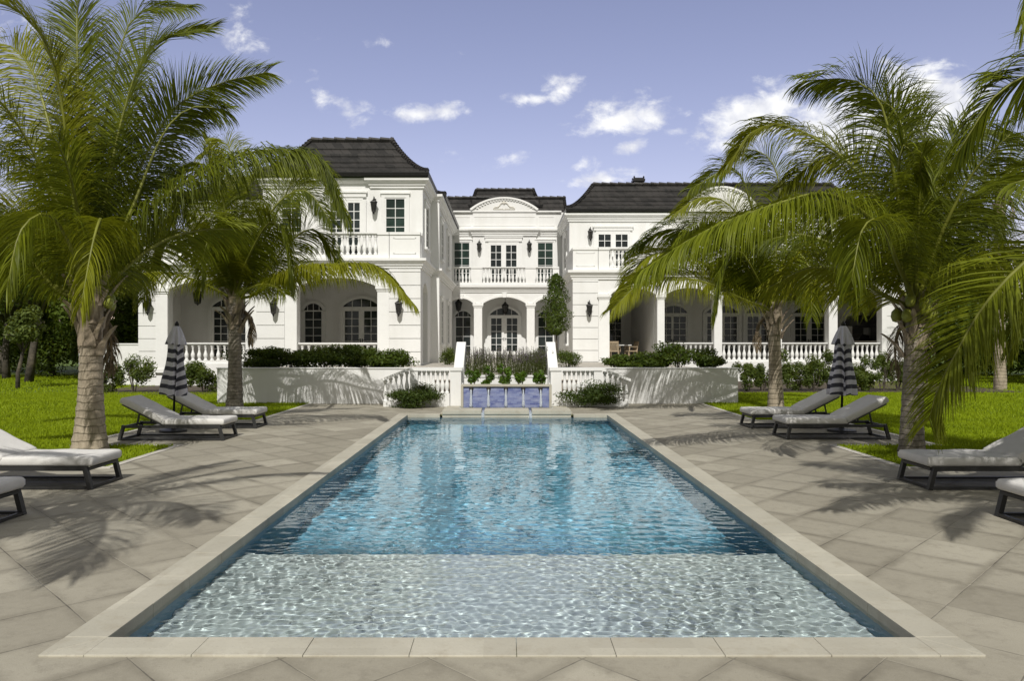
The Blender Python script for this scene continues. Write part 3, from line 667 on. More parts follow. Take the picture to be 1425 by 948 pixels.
def window(x0, x1, y, z0, z1, cols, rows, arch=0., trim=.14, name='window', glass='glass', axis='x', flip=1, sill=True, parent=None):
    """x0..x1, z0..z1 = glass; arch = rise of a fan light above z1. Frame and bars on the part, glass a sub-part"""
    m = MB(); parent = parent or house
    def B(a, b, d0, d1, c, d):
        d0, d1 = sorted((y - flip * d0, y - flip * d1))
        m.box(a, b, d0, d1, c, d) if axis == 'x' else m.box(d0, d1, a, b, c, d)
    f = .055
    # outer architrave, two steps
    B(x0 - f - trim, x0 - f, 0, .07, z0 - (.05 if sill else 0), z1 + (0 if arch else f)); B(x1 + f, x1 + f + trim, 0, .07, z0 - (.05 if sill else 0), z1 + (0 if arch else f))
    if not arch:
        B(x0 - f - trim, x1 + f + trim, 0, .07, z1 + f, z1 + f + trim); B(x0 - f - trim - .04, x1 + f + trim + .04, 0, .11, z1 + f + trim, z1 + f + trim + .06)
    if sill: B(x0 - f - trim - .05, x1 + f + trim + .05, 0, .13, z0 - .14, z0 - .05)
    B(x0 - f, x0, 0, .045, z0, z1); B(x1, x1 + f, 0, .045, z0, z1); B(x0 - f, x1 + f, 0, .045, z0 - .05, z0); B(x0 - f, x1 + f, 0, .045, z1, z1 + f)
    for k in range(1, cols): c = x0 + (x1 - x0) * k / cols; B(c - .014, c + .014, 0, .03, z0, z1)
    for k in range(1, rows): c = z0 + (z1 - z0) * k / rows; B(x0, x1, 0, .028, c - .013, c + .013)
    if arch:
        w_ = (x1 - x0) / 2 + f; cx = (x0 + x1) / 2; zb = z1 + f + .002; Rr = (w_ * w_ + arch * arch) / (2 * arch); th = math.asin(min(1, w_ / Rr)); N = 16
        P = [(cx + Rr * math.sin(-th + 2 * th * k / N), zb + arch - Rr + Rr * math.cos(-th + 2 * th * k / N)) for k in range(N + 1)]
        ax = 'y' if axis == 'x' else 'x'; d0, d1 = sorted((y, y - flip * .07))
        for k in range(N):
            a, b = P[k], P[k + 1]; o = lambda p, e: (cx + (p[0] - cx) * (1 + e / w_), zb + (p[1] - zb) + e * (.25 + .75 * (p[1] - zb) / arch))
            m.prism([o(a, 0), o(b, 0), o(b, trim), o(a, trim)], d0, d1, ax)
        for fr in (.25, .5, .75):
            k = int(round(N * fr)); c = P[k][0]; B(c - .012, c + .012, 0, .03, zb, P[k][1] - .01)
    o = m.build(name, 'frame', parent); o2 = MB(); d0, d1 = sorted((y - flip * .006, y - flip * .016))
    (o2.box(x0, x1, d0, d1, z0, z1) if axis == 'x' else o2.box(d0, d1, x0, x1, z0, z1)); pn = o2.build('glass_pane', glass, o, org=worldloc(house))
    pn.location = (0, 0, 0)
    if arch:
        o3 = MB()
        for k in range(N): o3.prism([(P[k][0], zb), (P[k + 1][0], zb), P[k + 1], P[k]], d0, d1, ax)
        o3.build('fan_light_glass', glass, o, org=worldloc(house))
    return o
def french(xa, xb, xc, xd, y, z0, z1, rows, arch=0., trim=.15, glass='glass', lintel=0.):
    """double doors: left glass xa..xb, right glass xc..xd"""
    m = MB(); st = .10
    def B(a, b, d0, d1, c, d): m.box(a, b, y - d1, y - d0, c, d)
    L, Rr_ = xa - st, xd + st
    B(L, xa, 0, .05, z0 - .22, z1 + .1); B(xd, Rr_, 0, .05, z0 - .22, z1 + .1); B(xb, xc, 0, .05, z0 - .22, z1 + .1)
    for (a, b) in ((xa, xb), (xc, xd)):
        B(a, b, 0, .05, z1, z1 + .1); B(a, b, 0, .05, z0 - .22, z0)
        c = (a + b) / 2; B(c - .015, c + .015, 0, .035, z0, z1)
        for k in range(1, rows): q = z0 + (z1 - z0) * k / rows; B(a, b, 0, .033, q - .014, q + .014)
    B(L - trim, L, 0, .09, z0 - .22, z1 + .1); B(Rr_, Rr_ + trim, 0, .09, z0 - .22, z1 + .1)
    if lintel: B(L - .03, Rr_ + .03, 0, .055, z1 + .1, z1 + .1 + lintel)
    zt = z1 + .1 + lintel
    o_arc = None
    if arch:
        B(L - trim, Rr_ + trim, 0, .07, zt, zt + .09); zb = zt + .09; w_ = (Rr_ - L) / 2; cx = (L + Rr_) / 2
        R0 = (w_ * w_ + arch * arch) / (2 * arch); th = math.asin(min(1, w_ / R0)); N = 18
        P = [(cx + R0 * math.sin(-th + 2 * th * k / N), zb + arch - R0 + R0 * math.cos(-th + 2 * th * k / N)) for k in range(N + 1)]
        for k in range(N):
            a, b = P[k], P[k + 1]; e2 = lambda p: (cx + (p[0] - cx) * (1 + trim / w_), p[1] + trim * (.3 + .7 * (p[1] - zb) / arch))
            m.prism([a, b, e2(b), e2(a)], y - .09, y)
        for fr in (.28, .5, .72): k = int(round(N * fr)); B(P[k][0] - .014, P[k][0] + .014, 0, .035, zb, P[k][1] - .01)
    else:
        B(L - trim, Rr_ + trim, 0, .09, zt, zt + trim); B(L - trim - .05, Rr_ + trim + .05, 0, .13, zt + trim, zt + trim + .07)
    o = m.build('french_door', 'frame', house); og = worldloc(house)
    for (a, b) in ((xa, xb), (xc, xd)):
        q = MB(); q.box(a, b, y - .02, y - .01, z0, z1); q.build('glass_pane', glass, o, org=og)
    if arch:
        q = MB()
        for k in range(N): q.prism([(P[k][0], zb), (P[k + 1][0], zb), P[k + 1], P[k]], y - .02, y - .01)
        q.build('fan_light_glass', glass, o, org=og)
    for s_ in (-1, 1):
        q = MB(); c = (xb + xc) / 2 + s_ * .045; q.box(c - .012, c + .012, y - .10, y - .05, z0 + .62, z0 + .80); q.bar((c, y - .09, z0 + .74), (c + s_ * .10, y - .09, z0 + .74), .018); q.build('handle', 'iron', o, org=og)
    return o
def roof_block(r0, r1, z0, z1, name='roof', prof=None, step=6, caps=True):
    """mansard: rectangle r0 (x0,x1,y0,y1) at the eave to r1 at the top, in overlapping tile courses, flared at the foot"""
    m = MB(); og = worldloc(house)
    def ring(t, z):
        a = [r0[i] + (r1[i] - r0[i]) * t for i in range(4)]; return [(a[0], a[2], z), (a[1], a[2], z), (a[1], a[3], z), (a[0], a[3], z)]
    def fz(t): return z0 + (z1 - z0) * (t ** 1.55 if t < 1 else 1)
    rings = [ring(0, z0 - .02)]
    for k in range(step):
        t0, t1 = k / step, (k + 1) / step
        rings.append(ring(t0 - .028, fz(t0) - .004)); rings.append(ring(t0 - .028, fz(t0) + .05)); rings.append(ring(t1, fz(t1)))
    base = len(m.v)
    for rg in rings: m.v += rg
    for k in range(len(rings) - 1):
        for j in range(4): j2 = (j + 1) % 4; m.f.append((k * 4 + j, k * 4 + j2, k * 4 + 4 + j2, k * 4 + 4 + j))
    n = len(rings) - 1; m.f.append(tuple(n * 4 + j for j in range(4))); m.f.append((3, 2, 1, 0))
    o = m.build(name, 'roof', house)
    if caps:
        for j in range(4):
            c = MB()
            pts_ = [Vector(ring(k / 10, fz(k / 10) + .05)[j]) for k in range(11)]
            for k in range(10):
                for h in range(2):
                    a = pts_[k].lerp(pts_[k + 1], h / 2); b = pts_[k].lerp(pts_[k + 1], h / 2 + .62); c.tube([a + Vector((0, 0, .02)), b + Vector((0, 0, -.01))], [.11, .085], 7)
            c.build('hip_cap', 'roof', o, org=og)
        c = MB()
        top = ring(1, z1 + .03)
        for j in range(4):
            a, b = Vector(top[j]), Vector(top[(j + 1) % 4]); L = (b - a).length; nn_ = max(2, int(L / .42)); d = (b - a) / nn_
            for k in range(nn_): c.tube([a + d * k + Vector((0, 0, .035)), a + d * (k + 1.05) + Vector((0, 0, .005))], [.12, .095], 7)
        c.build('ridge_cap', 'roof', o, org=og)
    gm = MB(); gm.sweep([(r0[0] + .03, r0[2] + .03), (r0[1] - .03, r0[2] + .03), (r0[1] - .03, r0[3] - .03), (r0[0] + .03, r0[3] - .03)], [(0, z0 - .16), (.06, z0 - .16), (.09, z0 - .03), (.09, z0), (0, z0)], True)
    gm.build('gutter', 'gutter', o, org=og)
    return o
E0 = 8.30
# ---- walls
wl = MB()
SL = 36.0
def xl(p): return (p - 704) / SL
LB0, LB1 = -9.64, -3.30       # left bay
ops = [(-8.06, -4.96, FL, 3.93, .36)]
openings_wall(wl, LB0, LB1, 0, 5.0, 28.75, 29.15, ops)                       # bay, ground floor
openings_wall(wl, -14.9, LB0, 0, 5.0, 30.2, 30.6, [(-13.7, -10.55, FL, 3.93, .36)])   # left section
wl.box(LB0, LB0 + .35, 29.15, 33.3, 0, 5.0); wl.box(-14.9, -14.55, 30.6, 33.3, 0, 5.0); wl.box(-14.9, -14.6, 33.31, 45.0, 0, 5.0)
wl.box(-14.55, -3.7, 33.3, 33.7, 0, 5.0)                                       # back of both loggias
openings_wall(wl, 29.15, 32.8, 0, 5.0, LB1 - .35, LB1, [(29.55, 31.35, FL, 3.85, .35)], 'y')   # side of bay
wl.box(-3.7, -3.04, 32.8, 42.2, 0, 8.2)                                        # long flank of the left wing
wl.box(LB0, LB1, 29.5, 29.85, 5.02, 8.15); wl.box(LB1 - .3, LB1, 29.86, 32.8, 5.02, 8.15); wl.box(LB0, LB0 + .3, 29.86, 34, 5.02, 8.15)
wl.box(-14.6, LB0 - .01, 34.0, 34.4, 5.02, 8.15); wl.box(-14.6, -14.3, 34.41, 45, 5.02, 8.15)
# right wing
ops = [(4.66, 6.81, TZ, 3.90, .34), (7.14, 9.37, FL, 3.90, .34), (9.73, 12.06, FL, 3.90, .34), (12.42, 14.53, FL, 3.90, .34), (14.92, 16.9, FL, 3.90, .34)]
openings_wall(wl, 3.01, 18.4, 0, 5.0, 33.5, 33.9, ops)
wl.box(3.01, 3.41, 33.91, 42.2, 0, 5.0); wl.box(18.0, 18.4, 33.91, 46, 0, 5.0)
wl.box(3.42, 17.98, 40.5, 40.9, 0, 5.0); wl.box(3.2, 18.2, 37.5, 37.9, 5.02, 8.15); wl.box(3.2, 3.55, 37.91, 42.2, 5.02, 8.15); wl.box(17.9, 18.2, 37.91, 46, 5.02, 8.15)
wl.box(6.82, 7.13, 34.3, 40.4, 0, 4.3)
# centre
arc = [(PX(624, 42.2), PX(659.5, 42.2), FL, 3.95, .32), (PX(671, 42.2), PX(733, 42.2), FL, 3.95, .40), (PX(744, 42.2), PX(779, 42.2), FL, 3.95, .32)]
openings_wall(wl, -3.35, 3.35, 0, 4.98, 42.2, 42.6, arc); wl.box(-3.4, 3.4, 44.1, 44.5, 0, 5.0)
wl.box(-3.4, 3.4, 43.0, 43.4, 5.02, 9.3); wl.box(PX(658, 43), PX(746, 43), 42.92, 43.0, 5.02, 9.28)
wl.build('wall', 'stucco', house)
# floors and ceilings of loggias and balconies
fl = MB()
fl.box(-14.55, -3.66, 30.61, 33.29, .6, FL - .01); fl.box(LB0 + .36, LB1 - .36, 29.16, 30.6, .6, FL - .013); fl.box(3.42, 17.99, 33.91, 40.49, .6, FL - .01); fl.box(-3.3, 3.3, 42.61, 44.09, .6, FL)
fl.build('loggia_floor', 'loggia', house)
cl = MB()
cl.box(-14.9, LB0, 30.21, 34.4, 4.84, 5.015); cl.box(LB0 + .01, LB1, 28.76, 32.79, 4.84, 5.012); cl.box(3.02, 18.39, 33.51, 40.9, 4.84, 5.013); cl.box(-3.34, 3.34, 42.21, 44.1, 4.84, 5.014)
cl.build('balcony_slab', 'stucco', house)
# ---- left: rustication, pilasters, cornices
rustic(LB0, -8.55, 28.75, .4, 4.62); rustic(-4.5, LB1, 28.75, .4, 4.62); rustic(-14.9, -14.2, 30.2, .4, 4.62)
for (a, b) in ((-8.53, -8.06), (-4.96, -4.5)): pilaster(a, b, 28.75, .55, 3.98)
for (a, b) in ((-14.19, -13.7), (-10.55, -10.1)): pilaster(a, b, 30.2, .55, 3.98)
cornice([(-14.9, 33.2), (-14.9, 30.2), (LB0, 30.2)], 4.62, 5.02, .22)
cornice([(LB0, 30.0), (LB0, 28.75), (LB1, 28.75), (LB1, 32.8), (-3.04, 32.8), (-3.04, 42.1)], 4.66, 5.025, .24)
cornice([(-14.6, 44), (-14.6, 34.0), (LB0, 34.0)], 7.85, E0 - .02, .24)
cornice([(LB0, 33.9), (LB0, 29.5), (-7.75, 29.5), (-7.75, 29.62), (-5.32, 29.62), (-5.32, 29.5), (LB1, 29.5), (LB1, 32.8), (-3.04, 32.8), (-3.04, 42.9)], 7.90, E0 - .02, .26)
m = MB(); m.box(-3.32, -2.93, 32.68, 33.15, .4, 4.66); m.box(-3.32, -2.93, 32.70, 33.1, 5.03, 7.9); m.build('corner_pilaster', 'trim', house)
# arch mouldings
def arch_trim(a, b, y, zs, rise, wdt=.12, proud=.06):
    m = MB(); w_ = (b - a) / 2; c = (a + b) / 2; Rr = (w_ * w_ + rise * rise) / (2 * rise); th = math.asin(w_ / Rr); N = 16
    for k in range(N):
        t0, t1 = -th + 2 * th * k / N, -th + 2 * th * (k + 1) / N
        P = lambda t, e: (c + (Rr + e) * math.sin(t), zs + rise - Rr + (Rr + e) * math.cos(t))
        m.prism([P(t0, 0), P(t1, 0), P(t1, wdt), P(t0, wdt)], y - proud, y + .02)
    kx = c; m.prism([(kx - .09, zs + rise - .03), (kx + .09, zs + rise - .03), (kx + .13, zs + rise + .24), (kx - .13, zs + rise + .24)], y - proud - .05, y + .01)
    m.build('arch_moulding', 'trim', house)
arch_trim(-8.06, -4.96, 28.75, 3.93, .36); arch_trim(-13.7, -10.55, 30.2, 3.93, .36)
for o_ in ops: arch_trim(o_[0], o_[1], 33.5, o_[3], o_[4])
for o_ in arc: arch_trim(o_[0], o_[1], 42.2, o_[3], o_[4], .13)
# balustrades
balustrade(house, 'balustrade', -8.04, -4.98, 28.92, FL - .02, 1.77, 12); balustrade(house, 'balustrade', -13.68, -10.57, 30.36, FL - .02, 1.77, 12)
balustrade(house, 'balustrade', -7.98, -4.95, 28.88, 5.04, 6.05, 14)
def parapet(x0, x1, y, zb, zt, inset=True, d=.26):
    m = MB(); m.box(x0, x1, y - d / 2, y + d / 2, zb, zt - .10); m.box(x0 - .02, x1 + .02, y - d / 2 - .04, y + d / 2 + .04, zt - .10, zt)
    if inset:
        f = y - d / 2 - .018; a, b, c, e = x0 + .16, x1 - .16, zb + .18, zt - .22
        for bx_ in ((a, b, e - .03, e), (a, b, c, c + .03), (a, a + .03, c, e), (b - .03, b, c, e)): m.box(bx_[0], bx_[1], f, y - d / 2 + .01, bx_[2], bx_[3])
    return m.build('balcony_parapet', 'trim', house)
parapet(-4.5, -3.32, 28.88, 5.03, 6.05); parapet(-4.95, -4.52, 28.88, 5.03, 6.05, False); parapet(LB0 + .02, -8.42, 28.88, 5.03, 6.05); parapet(-8.40, -7.98, 28.88, 5.03, 6.05, False)
m = MB(); m.box(-3.53, -3.30, 29.02, 29.49, 5.03, 5.95); m.box(-3.56, -3.26, 29.02, 29.49, 5.95, 6.05); m.build('parapet_return', 'trim', house)
parapet(-14.8, -13.0, 30.36, 5.03, 6.0); parapet(-12.98, -9.9, 30.36, 5.03, 6.0)
# left windows
french(-6.95, -6.49, -6.25, -5.79, 29.5, 5.28, 7.32, 6, trim=.16, lintel=.12); window(-4.74, -4.02, 29.5, 5.62, 7.47, 2, 5, glass='glass_green'); window(-8.86, -8.14, 29.5, 5.62, 7.47, 2, 5, glass='glass_green')
window(-12.2, -11.4, 34.0, 5.7, 7.4, 2, 5); window(30.3, 31.3, LB1, 5.7, 7.35, 2, 5, axis='y', flip=-1); window(34.6, 35.5, -3.04, 5.7, 7.35, 2, 5, axis='y', flip=-1); window(38.2, 39.2, -3.04, 5.7, 7.35, 2, 5, axis='y', flip=-1)
window(34.6, 35.5, -3.04, 1.75, 3.7, 2, 6, axis='y', flip=-1); window(38.2, 39.2, -3.04, 1.75, 3.7, 2, 6, axis='y', flip=-1)
French_L = french(-7.20, -6.58, -6.34, -5.72, 33.3, 1.15, 3.18, 6, arch=.36); window(-8.98, -8.25, 33.3, 1.72, 3.16, 2, 4, arch=.3)
french(-13.05, -12.45, -12.2, -11.6, 33.3, 1.15, 3.18, 6, arch=.36)
m = MB(); m.box(-7.19, -7.0, 33.255, 33.262, 1.2, 3.1)
# ---- centre
pz = 42.2
for (a, b) in ((659.5, 671), (733, 744)): pilaster(PX(a, pz), PX(b, pz), pz, FL, 3.98, .44, .05, 'arcade_column')
cornice([(-3.03, pz), (3.0, pz)], 4.62, 5.0, .26)
balustrade(house, 'balustrade', PX(632, pz), PX(656, pz), pz - .02, 5.02, 6.06, 5, True); balustrade(house, 'balustrade', PX(671, pz), PX(731.5, pz), pz - .02, 5.02, 6.06, 12, True); balustrade(house, 'balustrade', PX(745, pz), PX(769, pz), pz - .02, 5.02, 6.06, 5, True)
for (a, b) in ((656, 671), (731.5, 745), (624, 632), (769, 778)): parapet(PX(a, pz), PX(b, pz), pz - .02, 5.02, 6.065, False)
Yc = 43.0
window(PX(632.5, Yc), PX(653, Yc), Yc, 5.35, 7.53, 2, 5, glass='glass_green', trim=.11); window(PX(748.6, Yc), PX(769, Yc), Yc, 5.35, 7.53, 2, 5, glass='glass_green', trim=.11)
french(PX(683, 42.92), PX(697.5, 42.92), PX(704.2, 42.92), PX(718.7, 42.92), 42.92, 5.3, 7.38, 5, trim=.22, lintel=.12)
cornice([(-3.03, Yc), (PX(658, Yc), Yc), (PX(658, Yc), 42.9), (PX(746, Yc), 42.9), (PX(746, Yc), Yc), (3.15, Yc)], 7.93, 8.34, .24)
m = MB(); m.box(-3.03, 3.2, 42.86, 43.45, 9.3, 9.38)
for (a, b) in ((632, 655), (659, 745), (749, 772)):
    x0_, x1_ = PX(a, Yc), PX(b, Yc); f = 42.90 if a == 659 else 42.98
    for q in ((x0_, x1_, 9.02, 9.05), (x0_, x1_, 8.5, 8.53), (x0_, x0_ + .03, 8.53, 9.02), (x1_ - .03, x1_, 8.53, 9.02)): m.box(q[0], q[1], f, f + .03, q[2], q[3])
m.build('attic_moulding', 'trim', house)
def pediment(cx, half, y, z0, rise, th=.32):
    Rr = (half * half + rise * rise) / (2 * rise); a = math.asin(half / Rr); N = 24
    P = [(cx + Rr * math.sin(-a + 2 * a * k / N), z0 + rise - Rr + Rr * math.cos(-a + 2 * a * k / N)) for k in range(N + 1)]
    m = MB()
    for k in range(N): m.prism([(P[k][0], z0), (P[k + 1][0], z0), P[k + 1], P[k]], y, y + th)
    o = m.build('pediment', 'stucco', house); og = worldloc(house)
    m = MB()
    for k in range(N):
        u = lambda p, e: (cx + (p[0] - cx) * (1 + e / half), p[1] + e)
        m.prism([P[k], P[k + 1], u(P[k + 1], .09), u(P[k], .09)], y - .10, y + th + .05)
        m.box(P[k][0] + .02, P[k][0] + .12, y - .07, y - .002, P[k][1] - .10, P[k][1] - .02) if 1 < k < N - 1 else None
    m.build('pediment_moulding', 'trim', o, org=og)
    return o
pd = pediment(PX(701.5, 42.9), PX(747, 42.9) - PX(701.5, 42.9), 42.88, 9.385, .68)
m = MB(); cx, cz, yy = PX(701.5, 42.88), 9.5, 42.86
for s_ in (-1, 1):
    for k in range(9):
        t = k / 8; x = cx + s_ * (.06 + .52 * t); z = cz + .32 * (1 - t) ** 1.3 + .04 * math.sin(9 * t); m.lathe([(.01, -.03), (.045 - .02 * t, -.01), (.05 - .02 * t, .02), (.01, .05)], 8, (x, yy, z))
    for k in range(6): m.lathe([(.01, -.02), (.035, 0), (.01, .03)], 8, (cx + s_ * (.1 + .1 * k), yy, cz - .02))
m.lathe([(.01, 0), (.06, .05), (.07, .12), (.02, .2)], 8, (cx, yy, cz + .22)); m.box(cx - .62, cx + .62, yy - .01, yy + .02, cz - .06, cz - .035); m.build('carved_ornament', 'urn', pd, org=worldloc(house))
Yr = 44.1
french(PX(683.5, Yr), PX(698, Yr), PX(705.3, Yr), PX(719.8, Yr), Yr, 1.25, 3.2, 5, arch=.42)
for (a, b) in ((634.5, 654.5), (749.2, 769.2)): window(PX(a, Yr), PX(b, Yr), Yr, 1.0, 3.25, 2, 4, arch=.32, sill=False)
# ---- right wing
rustic(3.01, 4.15, 33.5, .4, 4.62); rustic(17.15, 18.4, 33.5, .4, 4.62)
for (a, b) in ((4.17, 4.66), (16.9, 17.13)): pilaster(a, b, 33.5, .55, 3.95)
for (a, b) in ((6.81, 7.14), (9.37, 9.73), (12.06, 12.42), (14.53, 14.92)): pilaster(a, b, 33.5, .55, 3.95, .42, .05, 'loggia_column')
cornice([(3.01, 42.1), (3.01, 33.5), (18.4, 33.5), (18.4, 40)], 4.62, 5.025, .24)
cornice([(3.2, 42.9), (3.2, 37.5), (18.2, 37.5), (18.2, 45)], 7.88, E0 - .02, .26)
balustrade(house, 'balustrade', 7.16, 9.35, 33.66, FL - .06, 1.77, 10); balustrade(house, 'balustrade', 9.75, 12.04, 33.66, FL - .06, 1.77, 10); balustrade(house, 'balustrade', 12.44, 14.51, 33.66, FL - .06, 1.77, 10); balustrade(house, 'balustrade', 14.94, 16.88, 33.66, FL - .06, 1.77, 9)
parapet(3.02, 4.15, 33.64, 5.03, 6.05); parapet(4.17, 4.66, 33.64, 5.03, 6.05, False); balustrade(house, 'balustrade', 4.66, 6.8, 33.64, 5.03, 6.05, 12, True); parapet(6.8, 9.55, 33.64, 5.03, 6.05); parapet(9.57, 14.7, 33.64, 5.03, 6.05); parapet(14.72, 18.38, 33.64, 5.03, 6.05)
m = MB(); m.box(3.02, 3.26, 33.79, 37.49, 5.03, 5.95); m.box(2.99, 3.29, 33.79, 37.49, 5.95, 6.052); m.build('parapet_return', 'trim', house)
french(4.67, 5.28, 5.53, 6.13, 37.5, 5.3, 7.22, 6, trim=.15, lintel=.1)
for cx in (8.3, 10.4, 13.0): window(cx, cx + .8, 37.5, 5.65, 7.3, 2, 5)
french(15.0, 15.6, 15.85, 16.45, 37.5, 5.3, 7.22, 6, trim=.15, lintel=.1); window(39.0, 40.0, 3.2, 5.7, 7.35, 2, 5, axis='y', flip=1); window(36.0, 37.2, 3.01, 1.75, 3.7, 2, 6, axis='y', flip=1)
pediment(10.75, 1.75, 37.05, E0 + .02, 1.15)
Yb = 40.5
def gx_(p): return PX(p, Yb)
window(gx_(848), gx_(864), Yb, 1.75, 3.18, 2, 4, arch=.3)
for (a, b, c, d) in ((920, 934, 937, 954), (984, 998, 1008, 1025), (1040, 1055, 1059, 1074), (1106, 1122, 1129, 1146)): french(gx_(a), gx_(b), gx_(c), gx_(d), Yb, 1.15, 3.18, 6, arch=.40)
# outdoor kitchen inside the last arch
m = MB(); m.box(17.93, 17.99, 34.5, 38.5, .92, 4.6); m.build('dark_opening_panel', 'charcoal', house)  # charcoal sheet on the side wall; its colour stands in for a dark opening
# ---- roofs
roof_block((LB0 - .22, -3.08, 29.2, 36), (-8.01, -4.70, 30.65, 34.5), E0 + .18, 10.08)
roof_block((-14.9, -2.76, 33.7, 46), (-13.2, -4.3, 35.6, 44), E0 + .175, 9.62)
roof_block((3.04, 18.42, 37.2, 47), (4.55, 16.9, 38.7, 45.5), E0 + .18, 9.96)
roof_block((-3.6, 3.6, 43.6, 49), (-3.5, 3.5, 44.7, 48), 9.15, 10.42)
rc = roof_block((PX(653, 44.4), PX(754, 44.4), 44.3, 48.6), (PX(663, 45.4), PX(742, 45.4), 45.4, 47.6), 10.0, 11.05)
m = MB(); vx, vy = PX(888, 39.6), 39.6; m.box(vx - .25, vx + .25, vy - .25, vy + .25, 9.7, 10.32); m.box(vx - .32, vx + .32, vy - .32, vy + .32, 10.32, 10.44); m.box(vx - .28, vx + .28, vy - .28, vy + .28, 10.44, 10.50)
for s1 in (-1, 1):
    for s2 in (-1, 1): m.lathe([(.04, 0), (.05, .05), (.01, .1)], 6, (vx + s1 * .25, vy + s2 * .25, 10.5))
m.build('chimney_vent', 'gutter', house)
# range hood and fittings belong to the outdoor kitchen
kt = thing('outdoor_kitchen', 'dark outdoor kitchen with grey range hood inside the rightmost arch', 'outdoor kitchen', (17.6, 36.6, .91))
m = MB(); m.box(17.25, 17.92, 34.6, 38.4, .91, 1.80); m.build('counter', 'charcoal', kt); m = MB(); m.box(17.2, 17.92, 34.55, 38.45, 1.80, 1.85); m.build('counter_top', 'loggia', kt)
m = MB(); hy = 36.9; m.prism([(hy - .85, 2.60), (hy + .85, 2.60), (hy + .85, 2.70), (hy + .40, 3.10), (hy - .40, 3.10), (hy - .85, 2.70)], 17.15, 17.92, 'x'); m.build('range_hood', 'alum', kt)
m = MB(); m.box(17.45, 17.92, hy - .26, hy + .26, 3.10, 3.9); m.build('hood_duct', 'steel', kt)
m = MB(); m.box(17.86, 17.925, hy - .32, hy + .25, 1.95, 2.5); m.build('splash_panel', 'steel', kt)
m = MB(); m.box(17.3, 17.8, hy - .5, hy + .5, 1.85, 1.97); m.prism([(17.3, 1.97), (17.8, 1.97), (17.8, 2.12), (17.45, 2.18)], hy - .5, hy + .5, 'y'); m.build('grill', 'iron', kt)

# ------------------------------------------------------------------ lanterns
def wall_lantern_proto():
    t = bpy.data.objects.new('wall_lantern', None); COL.objects.link(t); t.empty_display_size = .2
    m = MB(); m.box(-.06, .06, -.025, 0, -.10, .22); m.tube([(0, -.02, .12), (0, -.10, .26), (0, -.20, .28), (0, -.24, .20)], .016, 6); m.tube([(0, -.02, -.04), (0, -.12, -.10), (0, -.20, -.02)], .012, 6); m.build('bracket', 'iron', t)
    m = MB(); m.lathe([(.02, .20), (.035, .17), (.04, .14), (.15, .06), (.16, .03), (.14, .02)], 6, (0, -.24, 0))
    for k in range(6):
        a = k * math.pi / 3; m.bar((.13 * math.cos(a), -.24 + .13 * math.sin(a), .03), (.085 * math.cos(a), -.24 + .085 * math.sin(a), -.32), .016)
    m.lathe([(.09, -.32), (.095, -.35), (.05, -.38), (.03, -.44), (.008, -.48)], 6, (0, -.24, 0)); m.build('cage', 'iron', t)
    m = MB(); m.lathe([(.075, -.31), (.12, .02)], 6, (0, -.24, 0)); m.build('lantern_glass', 'lampglass', t)
    return t
WLN = wall_lantern_proto(); used = [False]
def wall_lantern(px, py, Y, label, sc=1.0):
    o = WLN if not used[0] else copy_tree(WLN); used[0] = True
    o.location = (PX(px, Y), Y - .002, PZ(py, Y)); o.scale = (sc,) * 3; tag(o, label, 'wall lantern', 'black lanterns on the mansion walls'); return o
wall_lantern(209, 423, 30.155, 'black wall lantern on the far left end pier of the mansion, behind the left umbrella')
wall_lantern(521.5, 284, 29.5, 'black wall lantern between door and window above the left wing balcony', .95)
wall_lantern(667, 341, 42.92, 'black wall lantern left of the central upper balcony door', 1.0)
wall_lantern(736.5, 341, 42.92, 'black wall lantern right of the central upper balcony door', 1.0)
wall_lantern(819.5, 427, 33.455, 'black wall lantern on the ribbed ground floor pier behind the slim round tree')
wall_lantern(821, 324, 37.5, 'black wall lantern on the upper floor of the right wing, left of its door', .95)
wall_lantern(383, 424, 28.705, 'black wall lantern on the ribbed pier behind the rear left palm')
wall_lantern(556, 424, 28.705, 'black wall lantern on the left wing corner pier, behind a palm frond tip')
def hang_proto():
    t = bpy.data.objects.new('hanging_lantern', None); COL.objects.link(t)
    m = MB(); m.tube([(0, 0, .9), (0, 0, .28)], .014, 6); m.lathe([(.06, .88), (.06, .9)], 10); m.build('chain', 'iron', t)
    m = MB(); m.lathe([(.02, .30), (.06, .26), (.08, .20), (.2, .10), (.22, .06)], 8)
    for k in range(8):
        a = k * math.pi / 4; m.bar((.20 * math.cos(a), .20 * math.sin(a), .07), (.13 * math.cos(a), .13 * math.sin(a), -.34), .018)
    m.lathe([(.14, -.34), (.14, -.37), (.05, -.42), (.01, -.47)], 8); m.build('cage', 'iron', t); m = MB(); m.lathe([(.12, -.33), (.185, .06)], 8); m.build('lantern_glass', 'lampglass', t); return t
HGP = hang_proto(); hused = [False]
def hang(px, py, Y, label, ztop=4.84):
    o = HGP if not hused[0] else copy_tree(HGP); hused[0] = True
    z = PZ(py, Y); o.location = (PX(px, Y), Y, z); s_ = (ztop - z) / .9 if abs((ztop - z) / .9 - 1) > .01 else 1
    for ch in o.children:
        if ch.name.startswith('chain'): ch.scale = (1, 1, (ztop - z) / .9)
    tag(o, label, 'hanging lantern', 'lanterns hung in the loggias'); return o
hang(275, 410, 31.6, 'black lantern hanging in the far left arch of the mansion')
hang(703, 427, 43.3, 'black lantern hanging in the central arch above the glass doors')
hang(638, 423, 43.3, 'black lantern hanging in the narrow arch left of the central doors')

